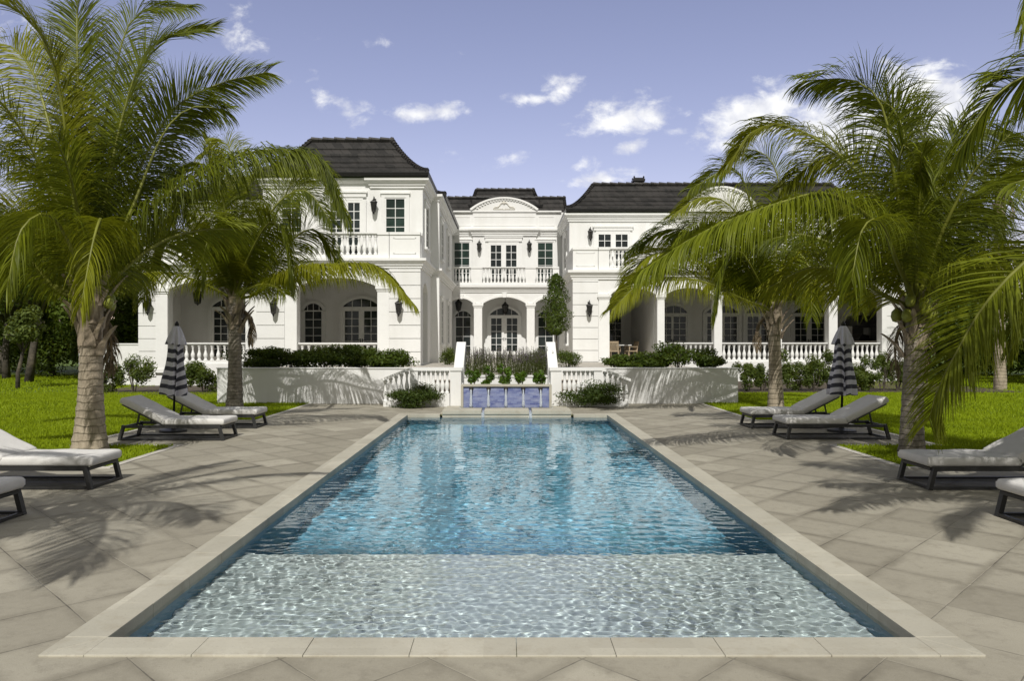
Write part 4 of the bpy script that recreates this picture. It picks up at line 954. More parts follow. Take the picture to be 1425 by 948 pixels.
# ------------------------------------------------------------------ garden walls
t = thing('garden_wall', 'low plain white garden wall joining the left end of the mansion', 'garden wall', (-16.5, 31.0, 0))
m = MB(); m.box(-17.8, -14.92, 31.0, 31.3, -.05, 1.68); m.build('wall', 'stucco', t); m = MB(); m.box(-17.82, -14.92, 30.97, 31.33, 1.68, 1.74); m.build('wall_cap', 'trim', t)

# ------------------------------------------------------------------ loungers
def lounger_proto():
    t = bpy.data.objects.new('sun_lounger', None); COL.objects.link(t)
    # foot end at x=0, head towards +x; near side y=0, far side y=.74
    L, W_ = 1.90, .74
    m = MB()
    for y in (0.03, W_ - .03):
        m.bar((.06, y, .255), (L - .06, y, .255), .04, .05); m.bar((.02, y, .025), (L, y, .025), .04, .03)
    for x in (.06, L - .06, .62, 1.15): m.bar((x, .05, .25), (x, W_ - .05, .25), .04, .035)
    for x in (.02, L - .0): m.bar((x, .05, .025), (x, W_ - .05, .025), .04, .03)
    m.build('frame', 'alum', t)
    for (x0, x1) in ((.02, .09), (L, L - .08)):
        for y in (0.03, W_ - .03): q = MB(); q.bar((x0, y, 0.0), (x1, y, .28), .062, .05, Vector((1, 0, 0))); q.build('leg', 'alum', t)
    m = MB()
    for k in range(9): m.box(.10 + k * .12, .18 + k * .12, .05, W_ - .05, .268, .278)
    m.build('slat_deck', 'alum', t)
    bx, bz, an = 1.12, .285, R(27); bl = .82
    e = Vector((math.cos(an), 0, math.sin(an))); up = Vector((-math.sin(an), 0, math.cos(an)))
    m = MB()
    for y in (.06, W_ - .06): m.bar(Vector((bx, y, bz)), Vector((bx, y, bz)) + e * bl, .035, .035)
    for k in range(6): p = Vector((bx, .06, bz)) + e * (.06 + k * .15); m.bar(p, p + Vector((0, W_ - .12, 0)), .07, .012)
    m.bar(Vector((bx, .10, bz)) + e * .5, Vector((1.62, .10, .26)), .025); m.bar(Vector((bx, W_ - .10, bz)) + e * .5, Vector((1.62, W_ - .10, .26)), .025)
    m.build('backrest_frame', 'alum', t)
    def cushion(P0, d, upv, ln, th, name):
        bm = bmesh.new(); nx_, ny_ = 16, 8
        def pt(u, v, s): 
            eu = min(u, 1 - u) * ln; ev = min(v, 1 - v) * W_; rnd_ = .022
            k = 1 - .5 * (max(0, 1 - eu / rnd_) ** 2) ; k2 = 1 - .5 * (max(0, 1 - ev / rnd_) ** 2)
            puff = .006 * math.sin(math.pi * u) * math.sin(math.pi * v) + .004 * math.sin(u * 13 + v * 5)
            z = th / 2 + s * (th / 2 * min(k, k2) + (puff if s > 0 else 0))
            return P0 + d * (u * ln) + Vector((0, .02 + v * (W_ - .04), 0)) + upv * z
        us = [0, .012, .03, .06] + [.1 + .8 * i / 10 for i in range(11)] + [.94, .97, .988, 1]; vs = [0, .025, .06, .12, .3, .5, .7, .88, .94, .975, 1]
        top = [[bm.verts.new(pt(u, v, 1)) for v in vs] for u in us]; bot = [[bm.verts.new(pt(u, v, -1)) for v in vs] for u in us]
        for i in range(len(us) - 1):
            for j in range(len(vs) - 1):
                bm.faces.new((top[i][j], top[i + 1][j], top[i + 1][j + 1], top[i][j + 1])); bm.faces.new((bot[i][j + 1], bot[i + 1][j + 1], bot[i + 1][j], bot[i][j]))
        for i in range(len(us) - 1):
            bm.faces.new((bot[i][0], bot[i + 1][0], top[i + 1][0], top[i][0])); bm.faces.new((top[i][-1], top[i + 1][-1], bot[i + 1][-1], bot[i][-1]))
        for j in range(len(vs) - 1):
            bm.faces.new((top[0][j], top[0][j + 1], bot[0][j + 1], bot[0][j])); bm.faces.new((bot[-1][j], bot[-1][j + 1], top[-1][j + 1], top[-1][j]))
        bmesh.ops.recalc_face_normals(bm, faces=bm.faces[:]); me = bpy.data.meshes.new(name); bm.to_mesh(me); bm.free(); me.materials.append(M['cushion'])
        me.polygons.foreach_set('use_smooth', [True] * len(me.polygons)); return linked(me, name, t)
    cushion(Vector((.0, 0, .282)), Vector((1, 0, 0)), Vector((0, 0, 1)), 1.14, .115, 'seat_cushion')
    cushion(Vector((bx + .02, 0, bz + .02)), e, up, .86, .115, 'back_cushion')
    return t
LP = lounger_proto(); first = True
LG = 'sun loungers round the pool'
for (s, x, y, lab) in (
    (1, 5.15, 13.65, 'grey cushioned sun lounger in front of the right striped umbrella'),
    (1, 5.07, 15.4, 'grey cushioned sun lounger behind the right striped umbrella, beside the rear right palm'),
    (1, 5.12, 9.0, 'grey cushioned sun lounger at the foot of the big right foreground palm'),
    (1, 5.05, 6.95, 'grey cushioned sun lounger cut off by the right edge, nearest on that side'),
    (-1, -5.13, 13.5, 'pale cushioned sun lounger in front of the left striped umbrella'),
    (-1, -5.17, 15.4, 'grey cushioned sun lounger behind the left striped umbrella, beside the rear left palm'),
    (-1, -5.03, 9.02, 'pale cushioned sun lounger at the foot of the big left foreground palm'),
    (-1, -5.0, 7.02, 'pale cushioned sun lounger cut off by the left edge, nearest on that side')):
    o = LP if first else copy_tree(LP); first = False
    o.location = (x, y, 0.0)
    if s < 0: o.rotation_euler = (0, 0, math.pi); o.location = (x, y + .74, 0.0)
    tag(o, lab, 'sun lounger', LG)

# ------------------------------------------------------------------ umbrellas
def umbrella_proto():
    t = bpy.data.objects.new('closed_umbrella', None); COL.objects.link(t)
    m = MB(); m.tube([(0, 0, .05), (0, 0, 2.10)], .022, 10); m.lathe([(.02, 2.1), (.045, 2.12), (.04, 2.17), (.008, 2.22)], 10); m.build('pole', 'iron', t, smooth=True)
    m = MB(); m.lathe([(.26, 0), (.26, .045), (.05, .07), (.04, .22), (.03, .22)], 24); m.build('base', 'alum', t)
    def cloth(prof, folds, amp, name, zs, ph=0.):
        seg = folds * 10; V = []; st = []
        for i, (r, z) in enumerate(prof):
            for j in range(seg):
                a = 2 * math.pi * j / seg; f = math.cos(folds * a + ph + .25 * i * .2); sh_ = amp * (.35 + .65 * i / (len(prof) - 1))
                rr = r * (1 + sh_ * f) ; tw = .05 * i * math.sin(a * 3)
                hem = -.025 * (abs(math.sin(folds * a / 2))) if i == len(prof) - 1 else 0
                V.append((rr * math.cos(a + tw * .4), rr * math.sin(a + tw * .4), z + hem)); st.append(zs[i] + hem * 4 + (.14 * math.sin(3 * a + 1) + .10 * math.cos(5 * a)) * min(1, i / 6))
        n = len(prof); Fc = []
        for i in range(n - 1):
            for j in range(seg): j2 = (j + 1) % seg; Fc.append((i * seg + j, i * seg + j2, (i + 1) * seg + j2, (i + 1) * seg + j))
        me = np_mesh(name, V, Fc, 'canvas', smooth=True); at = me.attributes.new('stripe', 'FLOAT', 'POINT'); at.data.foreach_set('value', np.array(st, np.float32)); return linked(me, name, t)
    n = 26; prof = []; zs = []
    for i in range(n):
        u = i / (n - 1); z = 2.06 - u * 1.30; r = .065 + .165 * u ** .8 + .012 * math.sin(u * 9); prof.append((r, z)); zs.append(u * 7.4 + .2)
    c = cloth(prof, 8, .26, 'canopy', zs)
    pr2 = [(.05, 2.12), (.075, 2.08), (.11, 1.99), (.145, 1.88), (.175, 1.77)]; cloth(pr2, 8, .20, 'vent_cap', [.05, .15, .3, .40, .49], 1.)
    m = MB(); m.lathe([(.205, 1.30), (.215, 1.29), (.215, 1.26), (.205, 1.25)], 20); 
    return t
UP = umbrella_proto(); UP.location = (PX(241, 14.9), 14.9, 0); UP.rotation_euler = (R(1), R(2.4), 0)
tag(UP, 'closed navy and grey striped umbrella standing between the two left rear loungers', 'umbrella', 'closed striped umbrellas')
u2 = copy_tree(UP); u2.location = (PX(1171, 14.9), 14.9, 0); u2.rotation_euler = (R(1), R(.6), R(75)); u2.scale = (1.06, 1.06, 1.0)
tag(u2, 'closed navy and grey striped umbrella standing between the two right rear loungers', 'umbrella', 'closed striped umbrellas')

# ------------------------------------------------------------------ dining set on the right terrace
def chair_proto():
    t = bpy.data.objects.new('dining_chair', None); COL.objects.link(t)
    m = MB(); m.box(-.24, .24, -.24, .24, .42, .47); m.build('seat', 'wood', t, bevel=.01)
    for (x, y) in ((-.21, -.21), (.21, -.21)): q = MB(); q.bar((x, y, 0), (x, y, .42), .045); q.build('leg', 'wood', t)
    for x in (-.21, .21): q = MB(); q.bar((x, .26, 0), (x, .21, .45), .045); q.bar((x, .21, .44), (x, .30, .92), .045); q.build('leg', 'wood', t)
    m = MB(); m.box(-.2, .2, .26, .29, .84, .92)
    for k in range(7): m.bar((-.17 + k * .057, .215, .47), (-.17 + k * .057, .285, .86), .034, .02)
    m.build('backrest', 'wood', t)
    for x in (-.25, .25): q = MB(); q.bar((x, -.22, .66), (x, .25, .66), .05, .03); q.bar((x, -.2, .42), (x, -.2, .66), .04); q.build('arm', 'wood', t)
    return t
ch = chair_proto(); ch.location = (PX(855, 35.3), 35.3, .91); ch.rotation_euler = (0, 0, R(165)); tag(ch, 'pale teak dining chair seen from behind under the right wing arch, left of the table', 'chair', 'dining chairs under the right wing')
c2 = copy_tree(ch); c2.location = (PX(878, 36.1), 36.1, .91); c2.rotation_euler = (0, 0, R(-75)); tag(c2, 'teak dining chair turned sideways under the right wing arch, right of the table', 'chair', 'dining chairs under the right wing')
t = thing('dining_table', 'small white topped dining table between the two teak chairs under the right wing', 'table', (PX(863, 36.3), 36.3, .91))
m = MB(); m.box(worldloc(t).x - .6, worldloc(t).x + .5, 35.9, 36.8, 1.62, 1.66); m.build('table_top', 'trim', t, bevel=.01)
for (a, b) in ((-.5, 36.0), (.4, 36.0), (-.5, 36.7), (.4, 36.7)): q = MB(); q.bar((worldloc(t).x + a, b, .91), (worldloc(t).x + a, b, 1.62), .06); q.build('leg', 'wood', t)

# ------------------------------------------------------------------ palms
def catmull(P, n):
    P = [np.array(p, float) for p in P]; P = [2 * P[0] - P[1]] + P + [2 * P[-1] - P[-2]]; out = []
    segs = len(P) - 3
    for i in range(n):
        t = i / (n - 1) * segs; k = min(int(t), segs - 1); u = t - k; a, b, c, d = P[k:k + 4]
        out.append(.5 * ((2 * b) + (-a + c) * u + (2 * a - 5 * b + 4 * c - d) * u * u + (-a + 3 * b - 3 * c + d) * u ** 3))
    return np.array(out)
def frond(parent, ctrl, seed, leaf=.85, droop=.75, npair=205, width=.0215, start=.13, roll=None, tone0=None, dead=False):
    """ctrl: world points along the stem from its base; leaflets hang off both sides"""
    g = np.random.default_rng(seed); og = np.array(worldloc(parent)); C = catmull(ctrl, 60)
    seglen = np.linalg.norm(np.diff(C, axis=0), axis=1); cum = np.concatenate([[0], np.cumsum(seglen)]); Ltot = cum[-1]
    # resample by arc length
    def at(s): return np.array([np.interp(s, cum, C[:, k]) for k in range(3)])
    mb = MB(); ns = 18; pts_ = [at(Ltot * i / (ns - 1)) for i in range(ns)]
    rad = [.038 * (1 - i / (ns - 1)) ** .8 + .005 for i in range(ns)]; mb.tube([tuple(p) for p in pts_], rad, 6)
    fr = mb.build('dead_frond' if dead else 'frond', 'fibre' if dead else 'rachis', parent, smooth=True)
    V, Fc, T = [], [], []
    npair = max(40, int(npair * Ltot / 3.4))
    base_tone = g.uniform(.05, .85) if tone0 is None else tone0
    if roll is None: roll = g.choice([-1, 1]) * g.uniform(.45, 1.1) if droop < 1.5 else 0.
    for i in range(npair):
        u = start + (1 - start) * (i + .5) / npair; s = u * Ltot
        p = at(s); tg = at(min(Ltot, s + .03)) - at(max(0, s - .03)); tg /= np.linalg.norm(tg) + 1e-9
        side = np.cross(tg, [0, 0, 1.]); sn = np.linalg.norm(side)
        side = side / sn if sn > .15 else np.array([1., 0, 0])
        upv = np.cross(side, tg)
        if roll:
            a = roll * min(1, .35 + u * 1.6); side, upv = side * math.cos(a) + upv * math.sin(a), upv * math.cos(a) - side * math.sin(a)
        v_ = (u - start) / (1 - start); prof = min(1, .5 + 2.2 * v_) * (1 - .62 * max(0, (v_ - .45) / .55) ** 1.6)
        for sg in (-1, 1):
            if g.random() < .03: continue
            L = leaf * prof * g.uniform(.85, 1.12) + .06
            fwd = .38 + .95 * u * u + g.normal(0, .08)
            d = side * sg * (1 - .25 * u) + tg * fwd + upv * (.22 + g.normal(0, .10)); d /= np.linalg.norm(d)
            dr = droop * g.uniform(.7, 1.35); n_ = 4; q = p.copy(); pts2 = [q]
            for k in range(n_):
                d = d + np.array([0, 0, -1.]) * dr * (k + .6) / n_ * .55 + g.normal(0, .03, 3); d /= np.linalg.norm(d); q = q + d * L / n_; pts2.append(q)
            wv = np.cross(d, [g.normal(0, .35), g.normal(0, .35), 1.]) if abs(d[2]) < .9 else tg + g.normal(0, .25, 3)
            wv = tg * .9 + np.array([0, 0, .35]) + g.normal(0, .2, 3)
            wv -= d * wv.dot(d); wv /= np.linalg.norm(wv) + 1e-9; W0 = width * g.uniform(.8, 1.2) * (.75 + .25 * prof)
            b0 = len(V); ws = [.55, 1., .9, .55, .06]; tone = np.clip(base_tone + g.normal(0, .22), 0, 1)
            for k in range(n_ + 1):
                V.append(pts2[k] - wv * W0 * ws[k] * .5 - og); V.append(pts2[k] + wv * W0 * ws[k] * .5 - og); T += [tone, tone]
            for k in range(n_): a = b0 + 2 * k; Fc.append((a, a + 1, a + 3, a + 2))
    me = np_mesh('leaflet_blade', np.array(V), np.array(Fc), 'fibre' if dead else 'palm', T)
    lf = linked(me, 'leaflets', fr)
    return fr
BOOT = None
def boot_mesh():
    m = MB(); N = 7
    for i in range(N):
        t = i / (N - 1); wd_ = .085 * (1 - t) ** .8 + .022 + .012 * math.sin(t * 9); x = .02 + .20 * t * t + .05 * t; z = .55 * t; th = .035 * (1 - .6 * t)
        m.v += [(x, -wd_, z), (x + th * 1.6, 0, z), (x, wd_, z), (x - th, 0, z)]
    for i in range(N - 1):
        for j in range(4): j2 = (j + 1) % 4; m.f.append((i * 4 + j, i * 4 + j2, i * 4 + 4 + j2, i * 4 + 4 + j))
    m.f.append((0, 1, 2, 3)); e = (N - 1) * 4; m.f.append((e + 3, e + 2, e + 1, e)); return m.mesh('leaf_base', 'boot')
BOOT = boot_mesh()
def palm(label, X, Y, top, r0, r1, px_fronds, rand=8, seed=1, bark='palm_trunk', lean=(0, 0), group='coconut palms round the pool', leaf=.88, nuts=0, boots=20, rlen=3.0, droop=1.05, droopy=.5, up=1.0, npair=205, wf=(), dead=2):
    """px_fronds: list of (stem points as (px, py, depth offset))"""
    t = thing('coconut_palm', label, 'palm tree', (X, Y, 0), group); g = random.Random(seed)
    m = MB(); n = 40; seg = 18; i0 = 0
    P = []
    for i in range(n):
        u = i / (n - 1); z = u * top; r = r1 + (r0 - r1) * math.exp(-z / (.36 * max(top, .1) * .62)) ; r *= 1 + .035 * math.sin(z * 38) + g.uniform(-.012, .012)
        if u > .72: r *= 1 + .18 * (u - .72) / .28
        P.append((X + lean[0] * u * u, Y + lean[1] * u * u, z, r))
    for (x, y, z, r) in P:
        for j in range(seg):
            a = 2 * math.pi * j / seg; rr = r * (1 + .05 * math.sin(3 * a + z * 2 + seed) + g.uniform(-.018, .018)); m.v.append((x + rr * math.cos(a), y + rr * math.sin(a), z))
    for k in range(n - 1):
        for j in range(seg): j2 = (j + 1) % seg; m.f.append((k * seg + j, k * seg + j2, (k + 1) * seg + j2, (k + 1) * seg + j))
    m.f.append(tuple((n - 1) * seg + j for j in range(seg))); m.build('trunk', bark, t, smooth=True)
    cx, cy, cz = X + lean[0], Y + lean[1], top
    for k in range(boots):
        a = k * 2.4 + g.uniform(-.3, .3); z = top - .95 + .95 * k / boots + g.uniform(-.05, .05); sc = g.uniform(.8, 1.25) * r1 / .17; u = z / top
        linked(BOOT, 'leaf_base', t, (X + lean[0] * u * u - X + math.cos(a) * r1 * .85, lean[1] * u * u + math.sin(a) * r1 * .85, z), (0, g.uniform(-.08, .22), a), (sc, sc * g.uniform(.8, 1.3), sc * g.uniform(.7, 1.15)))
    base = (cx, cy, cz - .1)
    for i, f in enumerate(px_fronds):
        c = [(cx + g.uniform(-.06, .06), cy + g.uniform(-.06, .06), cz - .15 + g.uniform(-.15, .1))]
        opt = {}
        if isinstance(f[-1], dict): opt = f[-1]; f = f[:-1]
        for (px, py, dy) in f: c.append((PX(px, Y + dy), Y + dy, PZ(py, Y + dy)))
        o = dict(leaf=leaf, droop=droop, npair=npair); o.update(opt); frond(t, c, seed * 100 + i, **o)
    for i in range(dead):
        a = g.uniform(0, 6.28); e = lambda r_, z_: (cx + r_ * math.cos(a), cy + r_ * math.sin(a), cz + z_)
        frond(t, [e(.05, -.35), e(.28, -.42), e(.42, -.75), e(.40, -1.25)], seed * 100 + 90 + i, leaf=.28, droop=2.4, npair=110, dead=True)
    for i, f in enumerate(wf): frond(t, [base] + list(f), seed * 100 + 80 + i, leaf=leaf, droop=droop, npair=npair)
    for i in range(rand):
        a = i * 2 * math.pi / max(1, rand) + g.uniform(-.25, .25) + .4; el = R(g.uniform(15, 78)) * up; L = rlen * g.uniform(.8, 1.15)
        c = [(cx, cy, cz - .1)]; d = Vector((math.cos(a) * math.cos(el), math.sin(a) * math.cos(el), math.sin(el))); p = Vector(c[0])
        for k in range(5):
            p = p + d * L / 5; d = (d + Vector((0, 0, -1)) * droopy * g.uniform(.6, 1.2) * (k + 1) / 5).normalized(); c.append(tuple(p))
        frond(t, c, seed * 100 + 50 + i, leaf=leaf * g.uniform(.85, 1.05), droop=droop, npair=npair)
    for i in range(nuts):
        a = g.uniform(0, 6.28); z = cz - g.uniform(.0, .35); q = MB(); q.lathe([(.01, -.11), (.06, -.09), (.085, -.02), (.075, .06), (.03, .11), (.01, .115)], 10, (cx + math.cos(a) * (r1 + .14), cy + math.sin(a) * (r1 + .14), z)); q.build('coconut', 'coconut', t, smooth=True)
    return t
# near left
palm('big pale trunked coconut palm in the left foreground with fronds past the top edge', -6.84, 12.25, 2.55, .30, .165, [
    [(100, 260, -.3), (82, 120, -.6), (50, 38, -1.0), (-30, -20, -1.5), {'droop': 0.50}],
    [(150, 260, .1), (180, 130, .2), (215, 62, .3), (290, 40, .4), {'leaf': 0.98, 'droop': 0.35}],
    [(175, 280, .6), (235, 160, 1.0), (300, 118, 1.2), (372, 100, 1.3), {'droop': 0.55}],
    [(180, 300, 0), (225, 190, .2), (265, 150, .3), (312, 152, .3)],
    [(115, 240, .5), (108, 90, .8), (112, -20, 1.0), (150, -90, 1.0), {'droop': 0.40}],
    [(95, 320, -.2), (52, 222, -.4), (0, 140, -.8), (-80, 80, -1.2)],
    [(90, 330, .4), (60, 250, .6), (0, 215, .8), (-90, 230, 1.0)],
    [(133, 340, -.5), (140, 305, -1.1), (130, 335, -1.7), (112, 430, -2.0), {'tone0': .95, 'leaf': 0.72, 'droop': 2.07}],
    [(80, 405, -.3), (38, 360, -.6), (-20, 330, -1.0), (-90, 370, -1.2), {'leaf': 0.65}],
    [(206, 295, .3), (311, 225, .6), (385, 208, .8), (440, 222, .9), (480, 300, .9), {'leaf': 1.10, 'droop': 2.07, 'npair': 198}],
    [(130, 280, .6), (160, 100, 1.0), (190, 20, 1.2), (260, 10, 1.3)],
    [(75, 340, .9), (20, 300, 1.3), (-30, 320, 1.6), (-60, 400, 1.7)],
    [(165, 330, .9), (200, 260, 1.5), (235, 255, 1.9), (262, 300, 2.0)],
    [(105, 360, -.9), (70, 300, -1.6), (30, 320, -2.1), (10, 400, -2.3), {'droop': 2.07}],
    [(70, 180, .4), (40, 90, .7), (0, 60, .9), (-60, 80, 1.0)],
    ], rand=4, seed=3, nuts=3, rlen=2.6)
# rear left
palm('darker coconut palm rear left, trunk in front of the planter wall end', -7.15, 19.6, 3.0, .24, .16, [
    [(305, 345, 0), (275, 292, -.1), (250, 275, -.2), (215, 330, -.3)],
    [(336, 330, 0), (342, 270, 0), (365, 225, 0), (400, 235, 0)],
    [(352, 345, -.3), (385, 285, -.6), (425, 265, -.8), (462, 310, -1.0)],
    [(372, 375, -.2), (405, 335, -.4), (440, 320, -.5), (474, 370, -.6)],
    [(355, 410, -.4), (410, 375, -.8), (465, 368, -1.1), (525, 372, -1.3), (574, 422, -1.4), {'tone0': .75, 'leaf': 0.94, 'droop': 2.18, 'npair': 215}],
    [(315, 340, .4), (298, 240, .7), (290, 195, .9), (262, 180, 1.0), {'droop': 0.50}],
    [(300, 370, -.6), (255, 320, -1.0), (220, 340, -1.3), (198, 420, -1.4), {'leaf': 0.91}],
    [(320, 330, -.6), (300, 250, -1.1), (270, 225, -1.5), (225, 250, -1.8)],
    [(365, 340, .8), (410, 250, 1.3), (445, 240, 1.6), (480, 300, 1.8)],
    [(345, 360, -.9), (375, 310, -1.8), (395, 330, -2.3), (405, 400, -2.5)],
    [(325, 350, -.9), (300, 320, -1.7), (285, 350, -2.2), (280, 400, -2.4)],
    [(330, 320, .2), (325, 230, .4), (310, 195, .5), (280, 215, .6)],
    ], rand=7, seed=5, bark='palm_trunk_gray', rlen=2.7, leaf=0.86, lean=(.02, 0))
# rear right
palm('coconut palm rear right, trunk on the grass beside the short planter wall', 7.1, 19.6, 2.85, .23, .15, [
    [(1058, 350, -.1), (1045, 285, -.2), (1020, 235, -.3), (962, 262, -.5), {'leaf': 0.98}],
    [(1030, 380, -.5), (975, 330, -.9), (925, 320, -1.2), (878, 350, -1.4), {'leaf': 0.91}],
    [(1030, 400, -.3), (975, 365, -.6), (905, 355, -.9), (862, 410, -1.1), {'leaf': 0.98}],
    [(1030, 415, -.8), (970, 390, -1.5), (900, 390, -2.0), (852, 430, -2.2), {'leaf': 0.94}],
    [(1080, 330, .3), (1085, 260, .5), (1065, 215, .6), (1020, 205, .7)],
    [(1100, 360, .2), (1130, 300, .3), (1165, 290, .4), (1205, 340, .5)],
    [(1100, 390, -.4), (1140, 350, -.7), (1175, 360, -.9), (1195, 430, -1.0)],
    [(1050, 345, .5), (1015, 285, .9), (975, 275, 1.1), (935, 300, 1.2)],
    [(1055, 390, -.9), (1030, 350, -1.7), (1010, 370, -2.2), (995, 440, -2.4)],
    [(1085, 390, -.9), (1100, 350, -1.6), (1125, 370, -2.0), (1130, 440, -2.2)],
    [(1045, 330, 1.0), (1000, 310, 1.6), (950, 330, 2.0), (910, 390, 2.2)],
    [(1030, 360, -1.0), (985, 320, -1.8), (950, 330, -2.3), (920, 380, -2.5)],
    ], rand=4, seed=8, bark='palm_trunk', rlen=2.6, leaf=0.88, lean=(-.03, 0))
# near right
palm('big coconut palm in the right foreground with an arching bright frond to the left', 6.53, 11.95, 2.5, .21, .145, [
    [(1245, 345, -.3), (1210, 303, -.6), (1153, 270, -.9), (1087, 282, -1.2), (985, 320, -1.5), (900, 372, -1.7), {'tone0': .8, 'leaf': 1.10, 'droop': 2.30, 'npair': 225}],
    [(1258, 330, 0), (1242, 230, -.1), (1228, 150, -.2), (1190, 112, -.2), (1118, 112, -.2), {'leaf': 0.91}],
    [(1245, 330, .5), (1190, 235, .9), (1110, 180, 1.2), (1055, 180, 1.3), (1015, 225, 1.4), {'leaf': 0.98}],
    [(1300, 350, .2), (1347, 298, .3), (1425, 224, .4), (1500, 190, .4), {'leaf': 1.04, 'droop': 2.30}],
    [(1300, 405, -.3), (1335, 366, -.6), (1425, 347, -1.0), (1490, 380, -1.2), {'leaf': 1.04, 'droop': 2.30}],
    [(1225, 408, -.2), (1195, 385, -.3), (1130, 372, -.5), (1070, 400, -.6), {'leaf': 0.78}],
    [(1270, 320, .4), (1264, 220, .7), (1246, 155, .8), (1205, 128, .9), {'leaf': 0.98, 'droop': 0.50}],
    [(1290, 310, .5), (1320, 220, .9), (1360, 180, 1.1), (1410, 190, 1.2)],
    [(1280, 310, .8), (1288, 220, 1.2), (1272, 165, 1.4), (1232, 155, 1.5)],
    [(1240, 310, .9), (1195, 230, 1.5), (1150, 215, 1.9), (1090, 260, 2.1)],
    [(1295, 345, .9), (1335, 290, 1.6), (1375, 300, 2.0), (1400, 370, 2.2)],
    [(1250, 370, -.9), (1225, 310, -1.8), (1200, 320, -2.3), (1185, 390, -2.5), {'droop': 2.07}],
    [(1290, 400, .5), (1330, 340, .9), (1370, 350, 1.2), (1390, 430, 1.3)],
    [(1262, 300, -.3), (1250, 240, -.5), (1262, 200, -.8), (1290, 260, -1.0), {'leaf': 0.65}],
    ], rand=5, seed=12, bark='palm_trunk_gray', nuts=7, rlen=2.6, leaf=0.94, lean=(.06, 0))
# right, beside the frame: its fronds hang into view
palm('coconut palm mostly beyond the right edge whose long frond hangs low before the lawn', 8.3, 8.2, 3.1, .22, .15, [
    [(1560, 330, .1), (1480, 330, .3), (1425, 366, .4), (1370, 425, .5), (1329, 495, .6), (1304, 545, .7), (1293, 585, .7), {'tone0': .92, 'roll': .8, 'leaf': 0.94, 'droop': 0.55, 'npair': 242}],
    [(1600, 100, .6), (1500, 70, .8), (1425, 108, 1.0), (1385, 132, 1.0), (1325, 225, 1.1), {'leaf': 0.91}],
    [(1580, 300, .9), (1500, 330, 1.4), (1440, 400, 1.7), (1410, 480, 1.8)],
    [(1600, 60, -.3), (1540, -60, -.6), (1470, -60, -.8), (1430, 20, -.9)],
    ], rand=9, seed=17, rlen=2.7, leaf=0.91, boots=10)
palm('far tall palm with dry brown skirt behind the right foreground palm', 18.6, 28.0, 7.6, .22, .16, [
    [(1385, 200, 0), (1365, 195, 0), (1345, 225, 0)], [(1415, 190, 0), (1440, 190, 0), (1460, 225, 0)], [(1385, 235, -.5), (1370, 250, -.8), (1365, 290, -.9)]], rand=8, seed=21, rlen=2.0, leaf=0.65, boots=8, npair=40, group='coconut palms round the pool')
# beside and behind the viewer: seen by the shade they throw on the paving
palm('coconut palm outside the left edge throwing frond shade on the near paving', -4.9, 3.4, 4.5, .24, .16, [], rand=0, seed=31, leaf=.75, wf=[
    [(-4.2, 4.1, 5.3), (-3.4, 4.7, 5.5), (-2.7, 5.2, 5.1)], [(-4.3, 3.2, 5.3), (-3.7, 3.1, 5.3), (-3.2, 3.0, 4.7)], [(-4.7, 4.5, 5.4), (-4.5, 5.3, 5.6), (-4.3, 6.0, 5.3)],
    [(-5.3, 4.1, 5.3), (-5.8, 4.7, 5.2), (-6.2, 5.1, 4.7)], [(-5.6, 3.4, 5.3), (-6.3, 3.4, 5.1), (-6.9, 3.3, 4.3)], [(-4.9, 2.6, 5.3), (-4.9, 1.9, 5.2), (-4.9, 1.3, 4.4)],
    [(-4.4, 2.8, 5.1), (-3.9, 2.3, 4.8), (-3.5, 1.9, 4.0)], [(-5.4, 2.9, 5.2), (-5.9, 2.4, 4.9), (-6.2, 2.0, 4.1)], [(-4.6, 3.7, 5.6), (-4.2, 4.1, 6.2), (-3.9, 4.5, 6.3)]])
palm('coconut palm outside the right edge throwing frond shade on the near paving', 6.0, 3.5, 4.3, .24, .16, [], rand=0, seed=37, leaf=.75, wf=[
    [(5.2, 3.8, 4.9), (4.3, 4.0, 4.7), (3.4, 4.2, 3.9)], [(5.4, 3.3, 5.0), (4.7, 3.1, 4.8), (4.1, 3.0, 4.1)], [(5.6, 4.4, 5.3), (5.0, 5.2, 5.6), (4.3, 5.9, 5.3)],
    [(6.1, 4.3, 5.1), (6.2, 5.0, 5.1), (6.3, 5.7, 4.5)], [(6.7, 3.5, 5.0), (7.4, 3.5, 4.7), (8.0, 3.4, 3.9)], [(6.0, 2.7, 5.0), (6.0, 2.0, 4.8), (6.0, 1.4, 4.0)],
    [(5.5, 2.9, 4.9), (5.0, 2.4, 4.6), (4.6, 2.0, 3.9)], [(6.5, 3.0, 4.9), (7.0, 2.6, 4.6), (7.4, 2.2, 3.9)], [(5.4, 3.9, 5.2), (4.7, 4.4, 5.2), (3.9, 4.9, 4.7)]])

# ------------------------------------------------------------------ shrubs, hedges, trees
def shrub(name, label, cat, loc, rad, n, size, mat, seed, group=None, nclump=12, stems=True, spread=.42, asp=.42, fill=.5):
    t = thing(name, label, cat, loc, group)
    foliage('foliage', n, rad, size, mat, seed, t, (0, 0, rad[2] * .95), nclump, spread, -rad[2] * .93, asp, fill)
    if stems:
        g = random.Random(seed); m = MB()
        for k in range(6):
            a = g.uniform(0, 6.28); m.tube([(loc[0] + .05 * math.cos(a), loc[1] + .05 * math.sin(a), loc[2] - .02), (loc[0] + rad[0] * .4 * math.cos(a), loc[1] + rad[1] * .4 * math.sin(a), loc[2] + rad[2] * 1.2)], [.018, .007], 5)
        m.build('stem', 'bark', t)
    return t
hl = ['dark glossy shrub at the palm trunk end of the left planter', 'dark glossy shrub second from the palm end of the left planter', 'dark glossy shrub in the middle of the left planter', 'dark glossy shrub right of the middle of the left planter', 'dark glossy shrub at the stair end of the left planter']
